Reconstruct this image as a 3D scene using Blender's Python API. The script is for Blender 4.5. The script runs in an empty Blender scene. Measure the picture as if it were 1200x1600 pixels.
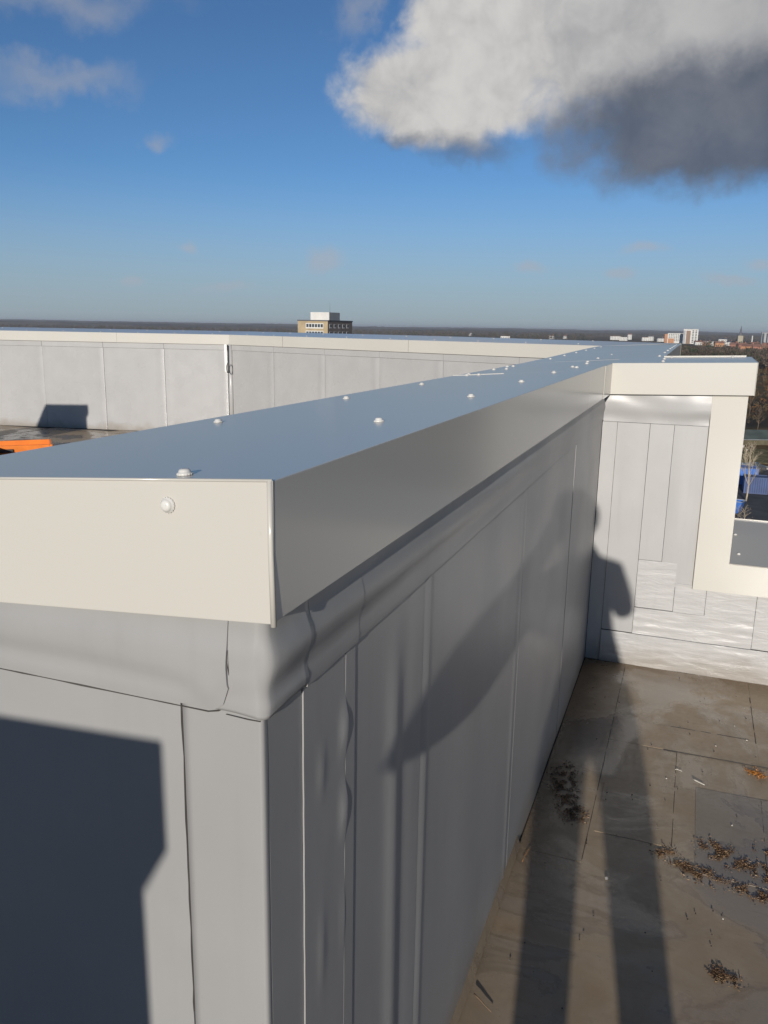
import bpy, bmesh, math, random
from mathutils import Vector, Matrix, noise
R = math.radians
S = bpy.context.scene
COL = S.collection

# ------------------------------------------------------------------ camera
cd = bpy.data.cameras.new('camera')
cam = bpy.data.objects.new('camera', cd)
COL.objects.link(cam)
rgt = Vector((0.93453, 0.35553, 0.01616)); upv = Vector((-0.09364, 0.20181, 0.97494)); fwd = Vector((-0.34336, 0.91262, -0.22189))
CAM = Vector((0.362, -0.665, 1.6))
m = Matrix((rgt, upv, -fwd)).transposed().to_4x4()
m.translation = CAM
cam.matrix_world = m
cd.sensor_fit = 'VERTICAL'
cd.sensor_height = 24.0
cd.lens = 1268.4 / 1600 * 24.0
cd.clip_start = 0.02
cd.clip_end = 60000
S.camera = cam

# ------------------------------------------------------------------ sun, sky, exposure
SUN_EL = 12.7
SUN_AZ = 172.8            # clockwise from +Y
sd = bpy.data.lights.new('sun', 'SUN')
sd.energy = 4.6
sd.angle = R(0.55)
sd.color = (1.0, 0.945, 0.87)
sun = bpy.data.objects.new('sun', sd)
COL.objects.link(sun)
to_sun = Vector((math.sin(R(SUN_AZ)) * math.cos(R(SUN_EL)), math.cos(R(SUN_AZ)) * math.cos(R(SUN_EL)), math.sin(R(SUN_EL))))
sun.rotation_euler = to_sun.to_track_quat('Z', 'Y').to_euler()
sun.location = (3, -20, 12)

S.view_settings.view_transform = 'Standard'
S.view_settings.look = 'None'
S.view_settings.gamma = 1.0
S.view_settings.exposure = 0.0
S.view_settings.use_curve_mapping = False
S.cycles.max_bounces = 6
S.cycles.diffuse_bounces = 3
S.cycles.glossy_bounces = 3
S.cycles.volume_bounces = 0


class NT:
    """small helper to write node trees"""
    def __init__(self, tree):
        self.t = tree
        tree.nodes.clear()

    def n(self, typ, props=None, **inp):
        nd = self.t.nodes.new(typ)
        for k, v in (props or {}).items():
            setattr(nd, k, v)
        for k, v in inp.items():
            key = int(k[1:]) if k[0] == '_' and k[1:].isdigit() else k.replace('__', ' ')
            s = nd.inputs[key]
            if isinstance(v, bpy.types.NodeSocket):
                self.t.links.new(v, s)
            else:
                s.default_value = v
        return nd

    def math(self, op, a, b=None, c=None, clamp=False):
        nd = self.n('ShaderNodeMath', {'operation': op, 'use_clamp': clamp})
        for i, v in enumerate((a, b, c)):
            if v is None:
                continue
            if isinstance(v, bpy.types.NodeSocket):
                self.t.links.new(v, nd.inputs[i])
            else:
                nd.inputs[i].default_value = v
        return nd.outputs[0]

    def mix(self, fac, a, b, blend='MIX'):
        nd = self.n('ShaderNodeMix', {'data_type': 'RGBA', 'blend_type': blend})
        for s, v in ((nd.inputs[0], fac), (nd.inputs[6], a), (nd.inputs[7], b)):
            if isinstance(v, bpy.types.NodeSocket):
                self.t.links.new(v, s)
            else:
                s.default_value = v if not isinstance(v, tuple) else (*v[:3], 1)
        return nd.outputs[2]

    def sstep(self, v, lo, hi, a=0.0, b=1.0):
        nd = self.n('ShaderNodeMapRange', {'interpolation_type': 'SMOOTHSTEP'})
        self.t.links.new(v, nd.inputs[0])
        for i, x in enumerate((lo, hi, a, b)):
            nd.inputs[i + 1].default_value = x
        return nd.outputs[0]

    def noise(self, vec, scale, detail=4, rough=0.55, dist=0.0):
        nd = self.n('ShaderNodeTexNoise', None, Scale=scale, Detail=detail, Roughness=rough, Distortion=dist)
        if vec is not None:
            self.t.links.new(vec, nd.inputs['Vector'])
        return nd.outputs[0]

    def vmul(self, vec, xyz):
        nd = self.n('ShaderNodeVectorMath', {'operation': 'MULTIPLY'})
        self.t.links.new(vec, nd.inputs[0])
        nd.inputs[1].default_value = xyz
        return nd.outputs[0]


def build_world():
    w = bpy.data.worlds.new('World')
    S.world = w
    w.use_nodes = True
    k = NT(w.node_tree)
    sky = k.n('ShaderNodeTexSky', {'sky_type': 'NISHITA', 'sun_disc': False, 'sun_elevation': R(SUN_EL), 'sun_rotation': R(SUN_AZ),
                                   'altitude': 50, 'air_density': 0.7, 'dust_density': 0.0, 'ozone_density': 4.0})
    d = k.n('ShaderNodeTexCoord').outputs['Generated']
    sep = k.n('ShaderNodeSeparateXYZ', None, _0=d)
    dx, dy, dz = sep.outputs
    az = k.math('MULTIPLY', k.math('ARCTAN2', dx, dy), 57.2958)
    el = k.math('MULTIPLY', k.math('ARCSINE', dz), 57.2958)
    nv = k.n('ShaderNodeTexNoise', None, Vector=d, Scale=16.0, Detail=6.0, Roughness=0.6)
    sepn = k.n('ShaderNodeSeparateColor', None, _0=nv.outputs[1])
    w_a = k.math('MULTIPLY', k.math('SUBTRACT', sepn.outputs[0], 0.5), 9.0)
    w_e = k.math('MULTIPLY', k.math('SUBTRACT', sepn.outputs[1], 0.5), 5.0)
    n_big = k.math('SUBTRACT', k.noise(d, 8.0, 2, 0.5), 0.5)
    n_mid = k.math('SUBTRACT', k.noise(d, 24.0, 7, 0.58, 0.3), 0.5)

    def lobe(a0, e0, ra, re, warp=0.0):
        aa = k.math('MULTIPLY_ADD', w_a, warp, az) if warp else az
        ee = k.math('MULTIPLY_ADD', w_e, warp, el) if warp else el
        u = k.math('DIVIDE', k.math('SUBTRACT', aa, a0), ra)
        v = k.math('DIVIDE', k.math('SUBTRACT', ee, e0), re)
        return k.math('SUBTRACT', 1.0, k.math('SQRT', k.math('ADD', k.math('MULTIPLY', u, u), k.math('MULTIPLY', v, v))))

    def union(lobes):
        f = lobes[0]
        for g in lobes[1:]:
            f = k.math('SMOOTH_MAX', f, g, 0.15)
        return f

    # the large cumulus: sunlit body and its shaded base
    body = union([lobe(-17.0, 14.4, 7.6, 3.5, 0.5), lobe(-14, 18.8, 6.4, 6.0, 0.5), lobe(-7, 18.0, 9.0, 6.0, 0.5), lobe(3, 19, 12, 7.5, 0.5)])
    bodyF = k.math('ADD', body, k.math('ADD', k.math('MULTIPLY', n_mid, 0.55), k.math('MULTIPLY', n_big, 0.2)))
    body_m = k.sstep(bodyF, -0.05, 0.36)
    base = union([lobe(0.5, 12.3, 12.9, 4.7, 0.75), lobe(8, 13.0, 14, 4.9, 0.7)])
    baseF = k.math('ADD', base, k.math('ADD', k.math('MULTIPLY', n_mid, 0.25), k.math('MULTIPLY', n_big, 0.3)))
    base_m = k.sstep(baseF, 0.0, 0.46, 0.0, 0.97)
    rim_m = k.sstep(union([lobe(-15.6, 11.2, 4.6, 1.5, 0.8), lobe(-19.5, 11.6, 2.6, 1.0, 0.8)]), 0.0, 0.8)
    # thin scraps up left and a few small puffs near the skyline
    scraps = union([lobe(-41.0, 18.5, 9.0, 2.0, 1.0), lobe(-41.5, 14.0, 7.5, 1.6, 1.0), lobe(-36, 10.9, 2.0, 0.9, 0.9), lobe(-23.0, 18.8, 1.9, 2.6, 0.8)])
    scraps_m = k.sstep(k.math('ADD', scraps, k.math('MULTIPLY', n_mid, 0.5)), 0.05, 1.05, 0.0, 0.46)
    puffs = union([lobe(-24.8, 4.4, 2.0, 1.25, 0.35), lobe(-11.2, 4.0, 1.9, 0.75, 0.35), lobe(-5.0, 3.6, 1.7, 0.7, 0.3), lobe(-3.7, 5.3, 1.9, 0.65, 0.4), lobe(1.4, 3.3, 2.6, 0.5, 0.4),
                   lobe(3.2, 4.3, 1.7, 0.6, 0.4), lobe(-31.6, 2.5, 2.9, 0.6, 0.4), lobe(-34, 5.1, 1.1, 0.6, 0.4), lobe(-37.5, 2.5, 1.2, 0.6, 0.4)])
    puffs_m = k.sstep(k.math('ADD', puffs, k.math('MULTIPLY', n_mid, 0.9)), 0.1, 0.9, 0.0, 0.6)
    # the same kind of broken cumulus over the rest of the sky
    up = k.math('ADD', k.math('MAXIMUM', dz, 0.0), 0.12)
    plane = k.n('ShaderNodeCombineXYZ', None, _0=k.math('DIVIDE', dx, up), _1=k.math('DIVIDE', dy, up), _2=0.37).outputs[0]
    cum = k.noise(plane, 0.62, 8, 0.55, 0.3)
    front = k.math('MULTIPLY', k.sstep(k.math('ABSOLUTE', k.math('ADD', az, 21.0)), 36.0, 52.0), 1.0)
    high = k.sstep(el, 24.0, 32.0)
    away = k.math('MAXIMUM', front, high)
    cum_m = k.math('MULTIPLY', k.math('MULTIPLY', k.sstep(cum, 0.56, 0.68), away), k.sstep(dz, 0.0, 0.06))

    c = k.mix(1.0, sky.outputs[0], (0.93, 1.02, 1.03), 'MULTIPLY')
    lit = k.mix(k.sstep(k.math('ADD', n_mid, k.math('MULTIPLY', n_big, 0.8)), -0.35, 0.3), (4.5, 4.5, 4.6), (7.1, 6.95, 6.75))
    lit = k.mix(k.sstep(az, -15.0, 6.0, 0.0, 0.6), lit, (3.1, 3.2, 3.45))
    dark = k.mix(k.sstep(k.math('ADD', k.math('MULTIPLY', n_mid, 0.7), n_big), -0.3, 0.35), (1.05, 1.28, 1.75), (1.85, 2.05, 2.5))
    thin = (4.2, 4.3, 4.7)
    # haze towards the skyline
    low = k.sstep(el, -0.5, 10.5, 0.88, 0.0)
    c = k.mix(low, c, (3.45, 4.15, 4.75))
    c = k.mix(scraps_m, c, thin)
    c = k.mix(puffs_m, c, (4.3, 4.75, 5.5))
    c = k.mix(cum_m, c, (3.0, 3.1, 3.3))
    c = k.mix(body_m, c, lit)
    c = k.mix(k.math('MULTIPLY', rim_m, 0.55), c, dark)
    c = k.mix(base_m, c, dark)
    bg = k.n('ShaderNodeBackground', None, Color=c, Strength=0.089)
    k.n('ShaderNodeOutputWorld', None, Surface=bg.outputs[0])


build_world()

# ------------------------------------------------------------------ materials
MATS = {}


def mat(name, build):
    if name not in MATS:
        mm = bpy.data.materials.new(name)
        mm.use_nodes = True
        k = NT(mm.node_tree)
        out = k.n('ShaderNodeOutputMaterial')
        sh = build(k)
        mm.node_tree.links.new(sh, out.inputs[0])
        MATS[name] = mm
    return MATS[name]


def simple(name, col, rough=0.6, var=0.15, scale=8.0, spec=0.5, metal=0.0, bump=0.0, bscale=40.0, coat=0.0):
    def b(k):
        pos = k.n('ShaderNodeNewGeometry').outputs['Position']
        v = k.sstep(k.noise(pos, scale, 5), 0.3, 0.7, 1 - var, 1 + var)
        cc = k.mix(1.0, col, k.n('ShaderNodeCombineColor', None, _0=v, _1=v, _2=v).outputs[0], 'MULTIPLY')
        p = k.n('ShaderNodeBsdfPrincipled', None, Base__Color=cc, Roughness=rough, Metallic=metal)
        p.inputs['Specular IOR Level'].default_value = spec
        p.inputs['Coat Weight'].default_value = coat
        if bump:
            bn = k.n('ShaderNodeBump', None, Strength=bump, Distance=0.01, Height=k.noise(pos, bscale, 4))
            k.t.links.new(bn.outputs[0], p.inputs['Normal'])
        return p.outputs[0]
    return mat(name, b)


def cream_metal(k):
    pos = k.n('ShaderNodeNewGeometry').outputs['Position']
    v = k.noise(pos, 1.3, 2)
    c = k.mix(k.sstep(v, 0.3, 0.7), (0.485, 0.462, 0.412), (0.50, 0.478, 0.428))
    spk = k.noise(pos, 90.0, 2)
    c = k.mix(k.sstep(spk, 0.72, 0.8, 0, 0.18), c, (0.36, 0.34, 0.30))
    p = k.n('ShaderNodeBsdfPrincipled', None, Base__Color=c, Roughness=0.40)
    p.inputs['Specular IOR Level'].default_value = 0.18
    p.inputs['Coat Weight'].default_value = 0.55
    p.inputs['Coat Roughness'].default_value = 0.16
    bn = k.n('ShaderNodeBump', None, Strength=0.02, Distance=0.01, Height=k.noise(pos, 1.6, 1))
    k.t.links.new(bn.outputs[0], p.inputs['Normal'])
    k.t.links.new(bn.outputs[0], p.inputs['Coat Normal'])
    return p.outputs[0]


def membrane_mat(tone, rough0=0.34, crinkle=0.0, clean=False):
    def b(k):
        pos = k.n('ShaderNodeNewGeometry').outputs['Position']
        ob = k.n('ShaderNodeObjectInfo').outputs['Random']
        v = k.noise(pos, 4.0, 5)
        streak = k.noise(k.vmul(pos, (22.0, 22.0, 1.2)), 1.6, 5)
        fine = k.noise(pos, 160.0, 3)
        c = k.mix(k.sstep(v, 0.3, 0.7), tuple(t * 0.965 for t in tone), tuple(t * 1.03 for t in tone))
        c = k.mix(k.math('MULTIPLY', ob, 0.22), c, tuple(t * 0.8 for t in tone))
        c = k.mix(k.sstep(streak, 0.52, 0.75, 0, 0.06 if clean else 0.16), c, tuple(t * q for t, q in zip(tone, (0.78, 0.76, 0.74))))
        # dirt creeping up from the roof floor
        z = k.n('ShaderNodeSeparateXYZ', None, _0=pos).outputs[2]
        dirt = k.math('MULTIPLY', k.sstep(k.math('ADD', z, k.math('MULTIPLY', k.math('SUBTRACT', v, 0.5), 0.2)), 0.0, 0.14, 0.55, 0.0), 1.0)
        c = k.mix(dirt, c, (0.20, 0.16, 0.115))
        spots = k.sstep(k.noise(pos, 55.0, 2), 0.74, 0.8, 0, 0.0 if clean else 0.2)
        c = k.mix(spots, c, (0.2, 0.19, 0.17))
        r = k.sstep(k.noise(pos, 3.0, 2), 0.3, 0.75, rough0 - 0.02, rough0 + 0.04)
        p = k.n('ShaderNodeBsdfPrincipled', None, Base__Color=c, Roughness=r)
        p.inputs['Specular IOR Level'].default_value = 0.5
        h = k.math('ADD', k.math('MULTIPLY', k.noise(pos, 7.0, 3), 1.0), k.math('MULTIPLY', fine, 0.03))
        if crinkle:
            cr = k.noise(k.vmul(pos, (7.0, 7.0, 38.0)), 1.0, 5, 0.6, 0.8)
            h = k.math('ADD', h, k.math('MULTIPLY', cr, crinkle))
        bn = k.n('ShaderNodeBump', None, Strength=0.12 if crinkle > 1 else 0.045, Distance=0.02, Height=h)
        k.t.links.new(bn.outputs[0], p.inputs['Normal'])
        return p.outputs[0]
    return b


CREAM = mat('cream_coated_metal', cream_metal)
MEMB = mat('grey_membrane', membrane_mat((0.295, 0.291, 0.284), 0.40))
MEMC = mat('grey_membrane_crinkled', membrane_mat((0.40, 0.392, 0.382), 0.36, 2.6))
MEMD = mat('grey_membrane_light', membrane_mat((0.372, 0.365, 0.356), 0.34, 0.25))
CORE = simple('seam_dirt', (0.055, 0.05, 0.045), 0.9)
SCREW = simple('screw_cap_white', (0.56, 0.545, 0.51), 0.4, 0.08)


def floor_mat(ca, cb, silt, wetness):
    def b(k):
        pos = k.n('ShaderNodeNewGeometry').outputs['Position']
        ob = k.n('ShaderNodeObjectInfo').outputs['Random']
        big = k.noise(pos, 1.9, 5, 0.6, 0.8)
        mid = k.noise(pos, 7.0, 6, 0.65, 0.6)
        fine = k.noise(pos, 70.0, 4)
        scuff = k.noise(k.vmul(pos, (3.0, 16.0, 1.0)), 2.0, 6, 0.65, 0.4)
        c = k.mix(k.sstep(mid, 0.3, 0.7), ca, cb)
        c = k.mix(k.sstep(big, 0.40, 0.64, 0, 0.8), c, silt)
        c = k.mix(k.math('MULTIPLY', ob, 0.25), c, tuple(t * 0.72 for t in ca))
        c = k.mix(k.sstep(scuff, 0.55, 0.72, 0, 0.35), c, tuple(t * 0.55 for t in ca))
        tide = k.math('ABSOLUTE', k.math('SUBTRACT', big, 0.52))
        c = k.mix(k.sstep(tide, 0.0, 0.02, 0.32, 0.0), c, tuple(t * 0.5 for t in ca))
        c = k.mix(k.sstep(fine, 0.62, 0.78, 0, 0.35), c, tuple(t * 0.45 for t in ca))
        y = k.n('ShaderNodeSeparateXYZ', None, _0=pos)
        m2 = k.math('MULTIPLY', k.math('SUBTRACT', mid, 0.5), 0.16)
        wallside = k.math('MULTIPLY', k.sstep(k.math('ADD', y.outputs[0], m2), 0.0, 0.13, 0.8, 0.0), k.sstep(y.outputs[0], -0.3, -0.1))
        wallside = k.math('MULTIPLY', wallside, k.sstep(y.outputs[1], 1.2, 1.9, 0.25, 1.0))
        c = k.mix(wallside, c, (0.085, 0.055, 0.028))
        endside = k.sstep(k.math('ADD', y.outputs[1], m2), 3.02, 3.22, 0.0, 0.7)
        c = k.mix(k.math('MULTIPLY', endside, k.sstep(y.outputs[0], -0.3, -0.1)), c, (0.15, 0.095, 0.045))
        wet = k.sstep(k.math('ADD', big, k.math('MULTIPLY', k.math('SUBTRACT', mid, 0.5), 0.25)), 0.44, 0.56)
        r = k.math('ADD', k.math('MULTIPLY', wet, -wetness), k.sstep(fine, 0.3, 0.7, 0.42, 0.55))
        p = k.n('ShaderNodeBsdfPrincipled', None, Base__Color=c, Roughness=r)
        p.inputs['Specular IOR Level'].default_value = 0.5
        bn = k.n('ShaderNodeBump', None, Strength=0.15, Distance=0.006, Height=k.math('ADD', k.math('MULTIPLY', mid, 1.2), k.math('MULTIPLY', fine, 0.2)))
        k.t.links.new(bn.outputs[0], p.inputs['Normal'])
        return p.outputs[0]
    return b


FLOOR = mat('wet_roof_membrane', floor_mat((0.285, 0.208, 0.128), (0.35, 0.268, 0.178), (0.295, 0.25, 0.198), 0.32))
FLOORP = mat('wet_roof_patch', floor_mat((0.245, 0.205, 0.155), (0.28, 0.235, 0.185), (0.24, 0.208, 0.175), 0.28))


# ------------------------------------------------------------------ mesh helpers
class MB:
    def __init__(self):
        self.v = []
        self.f = []
        self.mi = []

    def quad(self, a, b, c, d, mi=0):
        n = len(self.v)
        self.v += [a, b, c, d]
        self.f.append((n, n + 1, n + 2, n + 3))
        self.mi.append(mi)

    def box(self, x0, x1, y0, y1, z0, z1, M=None, mi=0):
        n = len(self.v)
        pts = [Vector(p) for p in ((x0, y0, z0), (x1, y0, z0), (x1, y1, z0), (x0, y1, z0), (x0, y0, z1), (x1, y0, z1), (x1, y1, z1), (x0, y1, z1))]
        if M is not None:
            pts = [M @ p for p in pts]
        self.v += [tuple(p) for p in pts]
        for q in ((3, 2, 1, 0), (4, 5, 6, 7), (0, 1, 5, 4), (1, 2, 6, 5), (2, 3, 7, 6), (3, 0, 4, 7)):
            self.f.append(tuple(n + i for i in q))
            self.mi.append(mi)

    def prism(self, poly, z0, z1, mi=0):
        """poly: counter-clockwise list of (x, y); z0 / z1 numbers or functions of (x, y)"""
        n = len(self.v)
        g0 = z0 if callable(z0) else (lambda x, y: z0)
        g1 = z1 if callable(z1) else (lambda x, y: z1)
        k = len(poly)
        self.v += [(x, y, g0(x, y)) for x, y in poly] + [(x, y, g1(x, y)) for x, y in poly]
        self.f.append(tuple(n + i for i in reversed(range(k))))
        self.f.append(tuple(n + k + i for i in range(k)))
        for i in range(k):
            j = (i + 1) % k
            self.f.append((n + i, n + j, n + k + j, n + k + i))
        self.mi += [mi] * (k + 2)

    def tube(self, pts, radii, seg=6, cap=True, mi=0):
        n0 = len(self.v)
        prev = None
        for i, p in enumerate(pts):
            p = Vector(p)
            a = Vector(pts[max(i - 1, 0)])
            b = Vector(pts[min(i + 1, len(pts) - 1)])
            t = (b - a).normalized()
            ref = Vector((0, 0, 1)) if abs(t.z) < 0.9 else Vector((1, 0, 0))
            u = t.cross(ref).normalized()
            w = u.cross(t)
            for s in range(seg):
                an = 2 * math.pi * s / seg
                self.v.append(tuple(p + (u * math.cos(an) + w * math.sin(an)) * radii[i]))
        for i in range(len(pts) - 1):
            for s in range(seg):
                s2 = (s + 1) % seg
                self.f.append((n0 + i * seg + s, n0 + i * seg + s2, n0 + (i + 1) * seg + s2, n0 + (i + 1) * seg + s))
                self.mi.append(mi)
        if cap:
            self.f.append(tuple(n0 + s for s in reversed(range(seg))))
            self.f.append(tuple(n0 + (len(pts) - 1) * seg + s for s in range(seg)))
            self.mi += [mi, mi]

    def lathe(self, prof, seg=14, M=None, mi=0):
        n0 = len(self.v)
        for r, z in prof:
            for s in range(seg):
                an = 2 * math.pi * s / seg
                p = Vector((r * math.cos(an), r * math.sin(an), z))
                self.v.append(tuple(M @ p if M is not None else p))
        for i in range(len(prof) - 1):
            for s in range(seg):
                s2 = (s + 1) % seg
                self.f.append((n0 + i * seg + s, n0 + i * seg + s2, n0 + (i + 1) * seg + s2, n0 + (i + 1) * seg + s))
                self.mi.append(mi)
        self.f.append(tuple(n0 + (len(prof) - 1) * seg + s for s in range(seg)))
        self.mi.append(mi)

    def mesh(self, name, mats, smooth=False):
        me = bpy.data.meshes.new(name)
        me.from_pydata(self.v, [], self.f)
        mats = mats if isinstance(mats, (list, tuple)) else [mats]
        for mm in mats:
            me.materials.append(mm)
        if len(mats) > 1:
            me.polygons.foreach_set('material_index', self.mi)
        if smooth:
            me.polygons.foreach_set('use_smooth', [True] * len(me.polygons))
        me.update()
        return me

    def build(self, name, mats, parent=None, smooth=False, bevel=0.0):
        o = bpy.data.objects.new(name, self.mesh(name, mats, smooth))
        COL.objects.link(o)
        if parent is not None:
            o.parent = parent
        if bevel:
            bv = o.modifiers.new('bevel', 'BEVEL')
            bv.width = bevel
            bv.segments = 2
            bv.limit_method = 'ANGLE'
            bv.angle_limit = R(40)
        return o


def tag(o, label=None, cat=None, group=None, kind=None):
    for key, v in (('label', label), ('category', cat), ('group', group), ('kind', kind)):
        if v:
            o[key] = v
    return o


def empty(name, label, cat, group=None):
    """an Empty at the world origin: parts keep world coordinates"""
    o = bpy.data.objects.new(name, None)
    COL.objects.link(o)
    return tag(o, label, cat, group, 'thing' if 'wall' in name else None)


def nz(x, y, z=0.0):
    return noise.noise(Vector((x, y, z)))


def sm(t):
    t = max(0.0, min(1.0, t))
    return t * t * (3 - 2 * t)


def gs(x, c, w):
    return math.exp(-((x - c) / w) ** 2)


_seed = [0]


def sheet(parent, O, U, V, N, u0, u1, v0, v1, off=0.0, res=0.05, disp=None, material=None, thick=0.006, name='membrane_sheet',
          eu0=None, eu1=None, ev0=None, und=0.0005, jit=0.0006, skip=None):
    """a welded roofing sheet: displaced front, four edges going back into the wall. u along the wall, v up it."""
    _seed[0] += 1
    sd_ = _seed[0] * 7.31
    O, U, V, N = Vector(O), Vector(U), Vector(V), Vector(N)
    nu = max(2, int((u1 - u0) / res) + 1)
    nv = max(2, int((v1 - v0) / res) + 1)
    mb = MB()

    def uv(i, j):
        tv = j / (nv - 1)
        v = v0 + (v1 - v0) * tv
        a = u0 + (eu0(v) if eu0 else 0) + jit * nz(v * 40, sd_)
        b = u1 + (eu1(v) if eu1 else 0) + jit * nz(v * 40, sd_ + 3)
        u = a + (b - a) * i / (nu - 1)
        if ev0 and j <= nv * 0.3:
            v += ev0(u) * (1 - j / (nv * 0.3))
        if j == 0:
            v += jit * nz(u * 40, sd_ + 9)
        return u, v
    for j in range(nv):
        for i in range(nu):
            u, v = uv(i, j)
            dd = off + und * nz(u * 3.1, v * 3.1, sd_) + (disp(u, v) if disp else 0)
            mb.v.append(tuple(O + U * u + V * v + N * dd))
    for j in range(nv - 1):
        for i in range(nu - 1):
            a = j * nu + i
            mb.f.append((a, a + 1, a + 1 + nu, a + nu))
            mb.mi.append(0)
    # skirt
    loop = [i for i in range(nu)] + [j * nu + nu - 1 for j in range(1, nv)] + [(nv - 1) * nu + i for i in range(nu - 2, -1, -1)] + [j * nu for j in range(nv - 2, 0, -1)]
    n0 = len(mb.v)
    L = len(loop)
    for q in loop:
        mb.v.append(mb.v[q])
    for q in loop:
        p = Vector(mb.v[q])
        h = (p - O).dot(N)
        mb.v.append(tuple(p - N * (h - off + thick)))
    for i in range(L):
        j = (i + 1) % L
        mb.f.append((n0 + j, n0 + i, n0 + L + i, n0 + L + j))
        mb.mi.append(0)
    o = mb.build(name, material or MEMB, parent)
    me = o.data
    flag = [True] * ((nu - 1) * (nv - 1)) + [False] * L
    me.polygons.foreach_set('use_smooth', flag)
    # make sure the front looks along N
    if me.polygons[0].normal.dot(N) < 0:
        me.flip_normals()
    return o


# screws: one mesh, shared
_sb = MB()
_prof = [(0.0079, 0.0), (0.0082, 0.0012), (0.0078, 0.0024), (0.0066, 0.0028), (0.0063, 0.0042), (0.0053, 0.0058), (0.0032, 0.0066), (0.0012, 0.0067)]
_sb.lathe(_prof, 16)
for _i in range(16):       # knurled rim of the sealing washer
    _a = 2 * math.pi * _i / 16
    _M = Matrix.Rotation(_a, 4, 'Z') @ Matrix.Translation((0.0079, 0, 0.0011))
    _sb.box(-0.0005, 0.0005, -0.0007, 0.0007, -0.0008, 0.0008, _M)
_sb.lathe([(0.0022, 0.00672), (0.0020, 0.0058), (0.0005, 0.0056)], 6, None, 1)
SCREW_ME = _sb.mesh('screw', [SCREW, CORE])
for _p in SCREW_ME.polygons:
    _p.use_smooth = len(_p.vertices) == 4 and _p.index < 16 * 7


def screw(parent, loc, normal=(0, 0, 1), spin=0.0):
    o = bpy.data.objects.new('screw', SCREW_ME)
    COL.objects.link(o)
    o.parent = parent
    q = Vector(normal).to_track_quat('Z', 'Y').to_matrix().to_4x4()
    o.matrix_local = Matrix.Translation(Vector(loc)) @ q @ Matrix.Rotation(spin, 4, 'Z')
    return o


# ------------------------------------------------------------------ the building below and the roof floor
ZT = 1.4575          # inner arris of the long coping
FH = 0.141           # fascia height
WA = 0.527           # coping width
XW = -0.029          # terrace face of the long parapet
YW = 3.270           # face of the end parapet

brick = simple('outer_wall_render', (0.34, 0.31, 0.27), 0.85, 0.2, 2.0)
b = MB()
b.prism([(-12.0, -7.0), (3.4, -7.0), (3.4, 3.74), (0.16, 3.74), (0.16, 7.93), (-5.85, 10.28), (-12.0, 9.2)], -20.2, -0.32)
tag(b.build('building_body', brick), kind='structure')
b = MB()
b.prism([(-12.0, -7.0), (3.4, -7.0), (3.4, 3.6), (-0.03, 3.6), (-0.25, 7.75), (-5.9, 10.1), (-12.0, 9.0)], -0.315, -0.006)
deck = tag(b.build('roof_floor', CORE), kind='structure')


def fsheet(x0, x1, y0, y1, off=0.0, disp=None, res=0.08):
    return sheet(deck, (0, 0, 0), (1, 0, 0), (0, 1, 0), (0, 0, 1), x0, x1, y0, y1, off, res, disp, FLOOR, 0.005, und=0.0015)


g = 0.0018
# terrace side: one wide base sheet, with the lapped strips and patches of the photograph on it
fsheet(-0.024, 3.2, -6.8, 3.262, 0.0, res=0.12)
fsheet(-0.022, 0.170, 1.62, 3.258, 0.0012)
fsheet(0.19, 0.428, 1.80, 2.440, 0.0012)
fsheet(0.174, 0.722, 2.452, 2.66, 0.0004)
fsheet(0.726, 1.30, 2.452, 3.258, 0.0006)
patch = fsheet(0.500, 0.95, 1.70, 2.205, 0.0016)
patch.data.materials.clear()
patch.data.materials.append(FLOORP)
# through the gap between the two parapet ends and the main roof
for i in range(11):
    x1 = -0.45 - g - i * 1.05
    x0 = x1 - 1.05 + g
    yb = 7.5 - (x1 + 0.5) * 0.39 if x1 > -6.2 else 9.62 + (x1 + 6.0) * 0.18
    fsheet(x0, x1, -6.8, yb, 0.001 if i % 2 else 0.003, res=0.3)
fsheet(-0.45, -0.024 - g, -6.8, 0.03, 0.002)
# splashed cove along the foot of the long parapet
sheet(deck, (XW + 0.004, 0.0, 0.0), (0, 1, 0), Vector((-0.35, 0, 1)).normalized(), Vector((1, 0, 0.35)).normalized(), 0.02, 1.62, 0.006, 0.055, 0.010, 0.03,
      None, FLOOR, 0.012, 'floor_upturn')

# ------------------------------------------------------------------ the long parapet
A = empty('parapet_wall', 'long grey membrane parapet under cream metal coping running from the near corner', 'parapet wall')
b = MB()
b.prism([(XW - 0.006, 0.028), (XW - 0.006, 3.60), (0.15, 3.78), (0.15, 7.75), (-0.49, 7.75), (-0.49, 0.028)], -0.3, 1.36)
b.build('wall_core', CORE, A)

UY, UZ, NX = (0, 1, 0), (0, 0, 1), (1, 0, 0)


def wallA(y0, y1, z0, z1, off, disp=None, res=0.02, **kw):
    kw.setdefault('und', 0.0003 if y0 < 0.5 else 0.00012)
    return sheet(A, (XW, 0, 0), UY, UZ, NX, y0, y1, z0, z1, off, res, disp, **kw)


G = 0.0016
FZ = 1.195
ZU = 1.235          # the wall sheets run on up behind the flap


def bub(y, z):     # the loose lap beside the corner
    return 0.0045 * gs(y, 0.236, 0.012) * (gs(z, 1.085, 0.030) + 0.9 * gs(z, 0.965, 0.034) + 0.25 * gs(z, 0.80, 0.05)) + 0.0020 * gs(y, 0.165, 0.009) * (gs(z, 1.06, 0.03) + 0.8 * gs(z, 0.80, 0.05))


def bub_edge(z):
    return 0.006 * (gs(z, 1.085, 0.025) + gs(z, 0.965, 0.028)) + 0.002 * nz(z * 9, 3.3)


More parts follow.
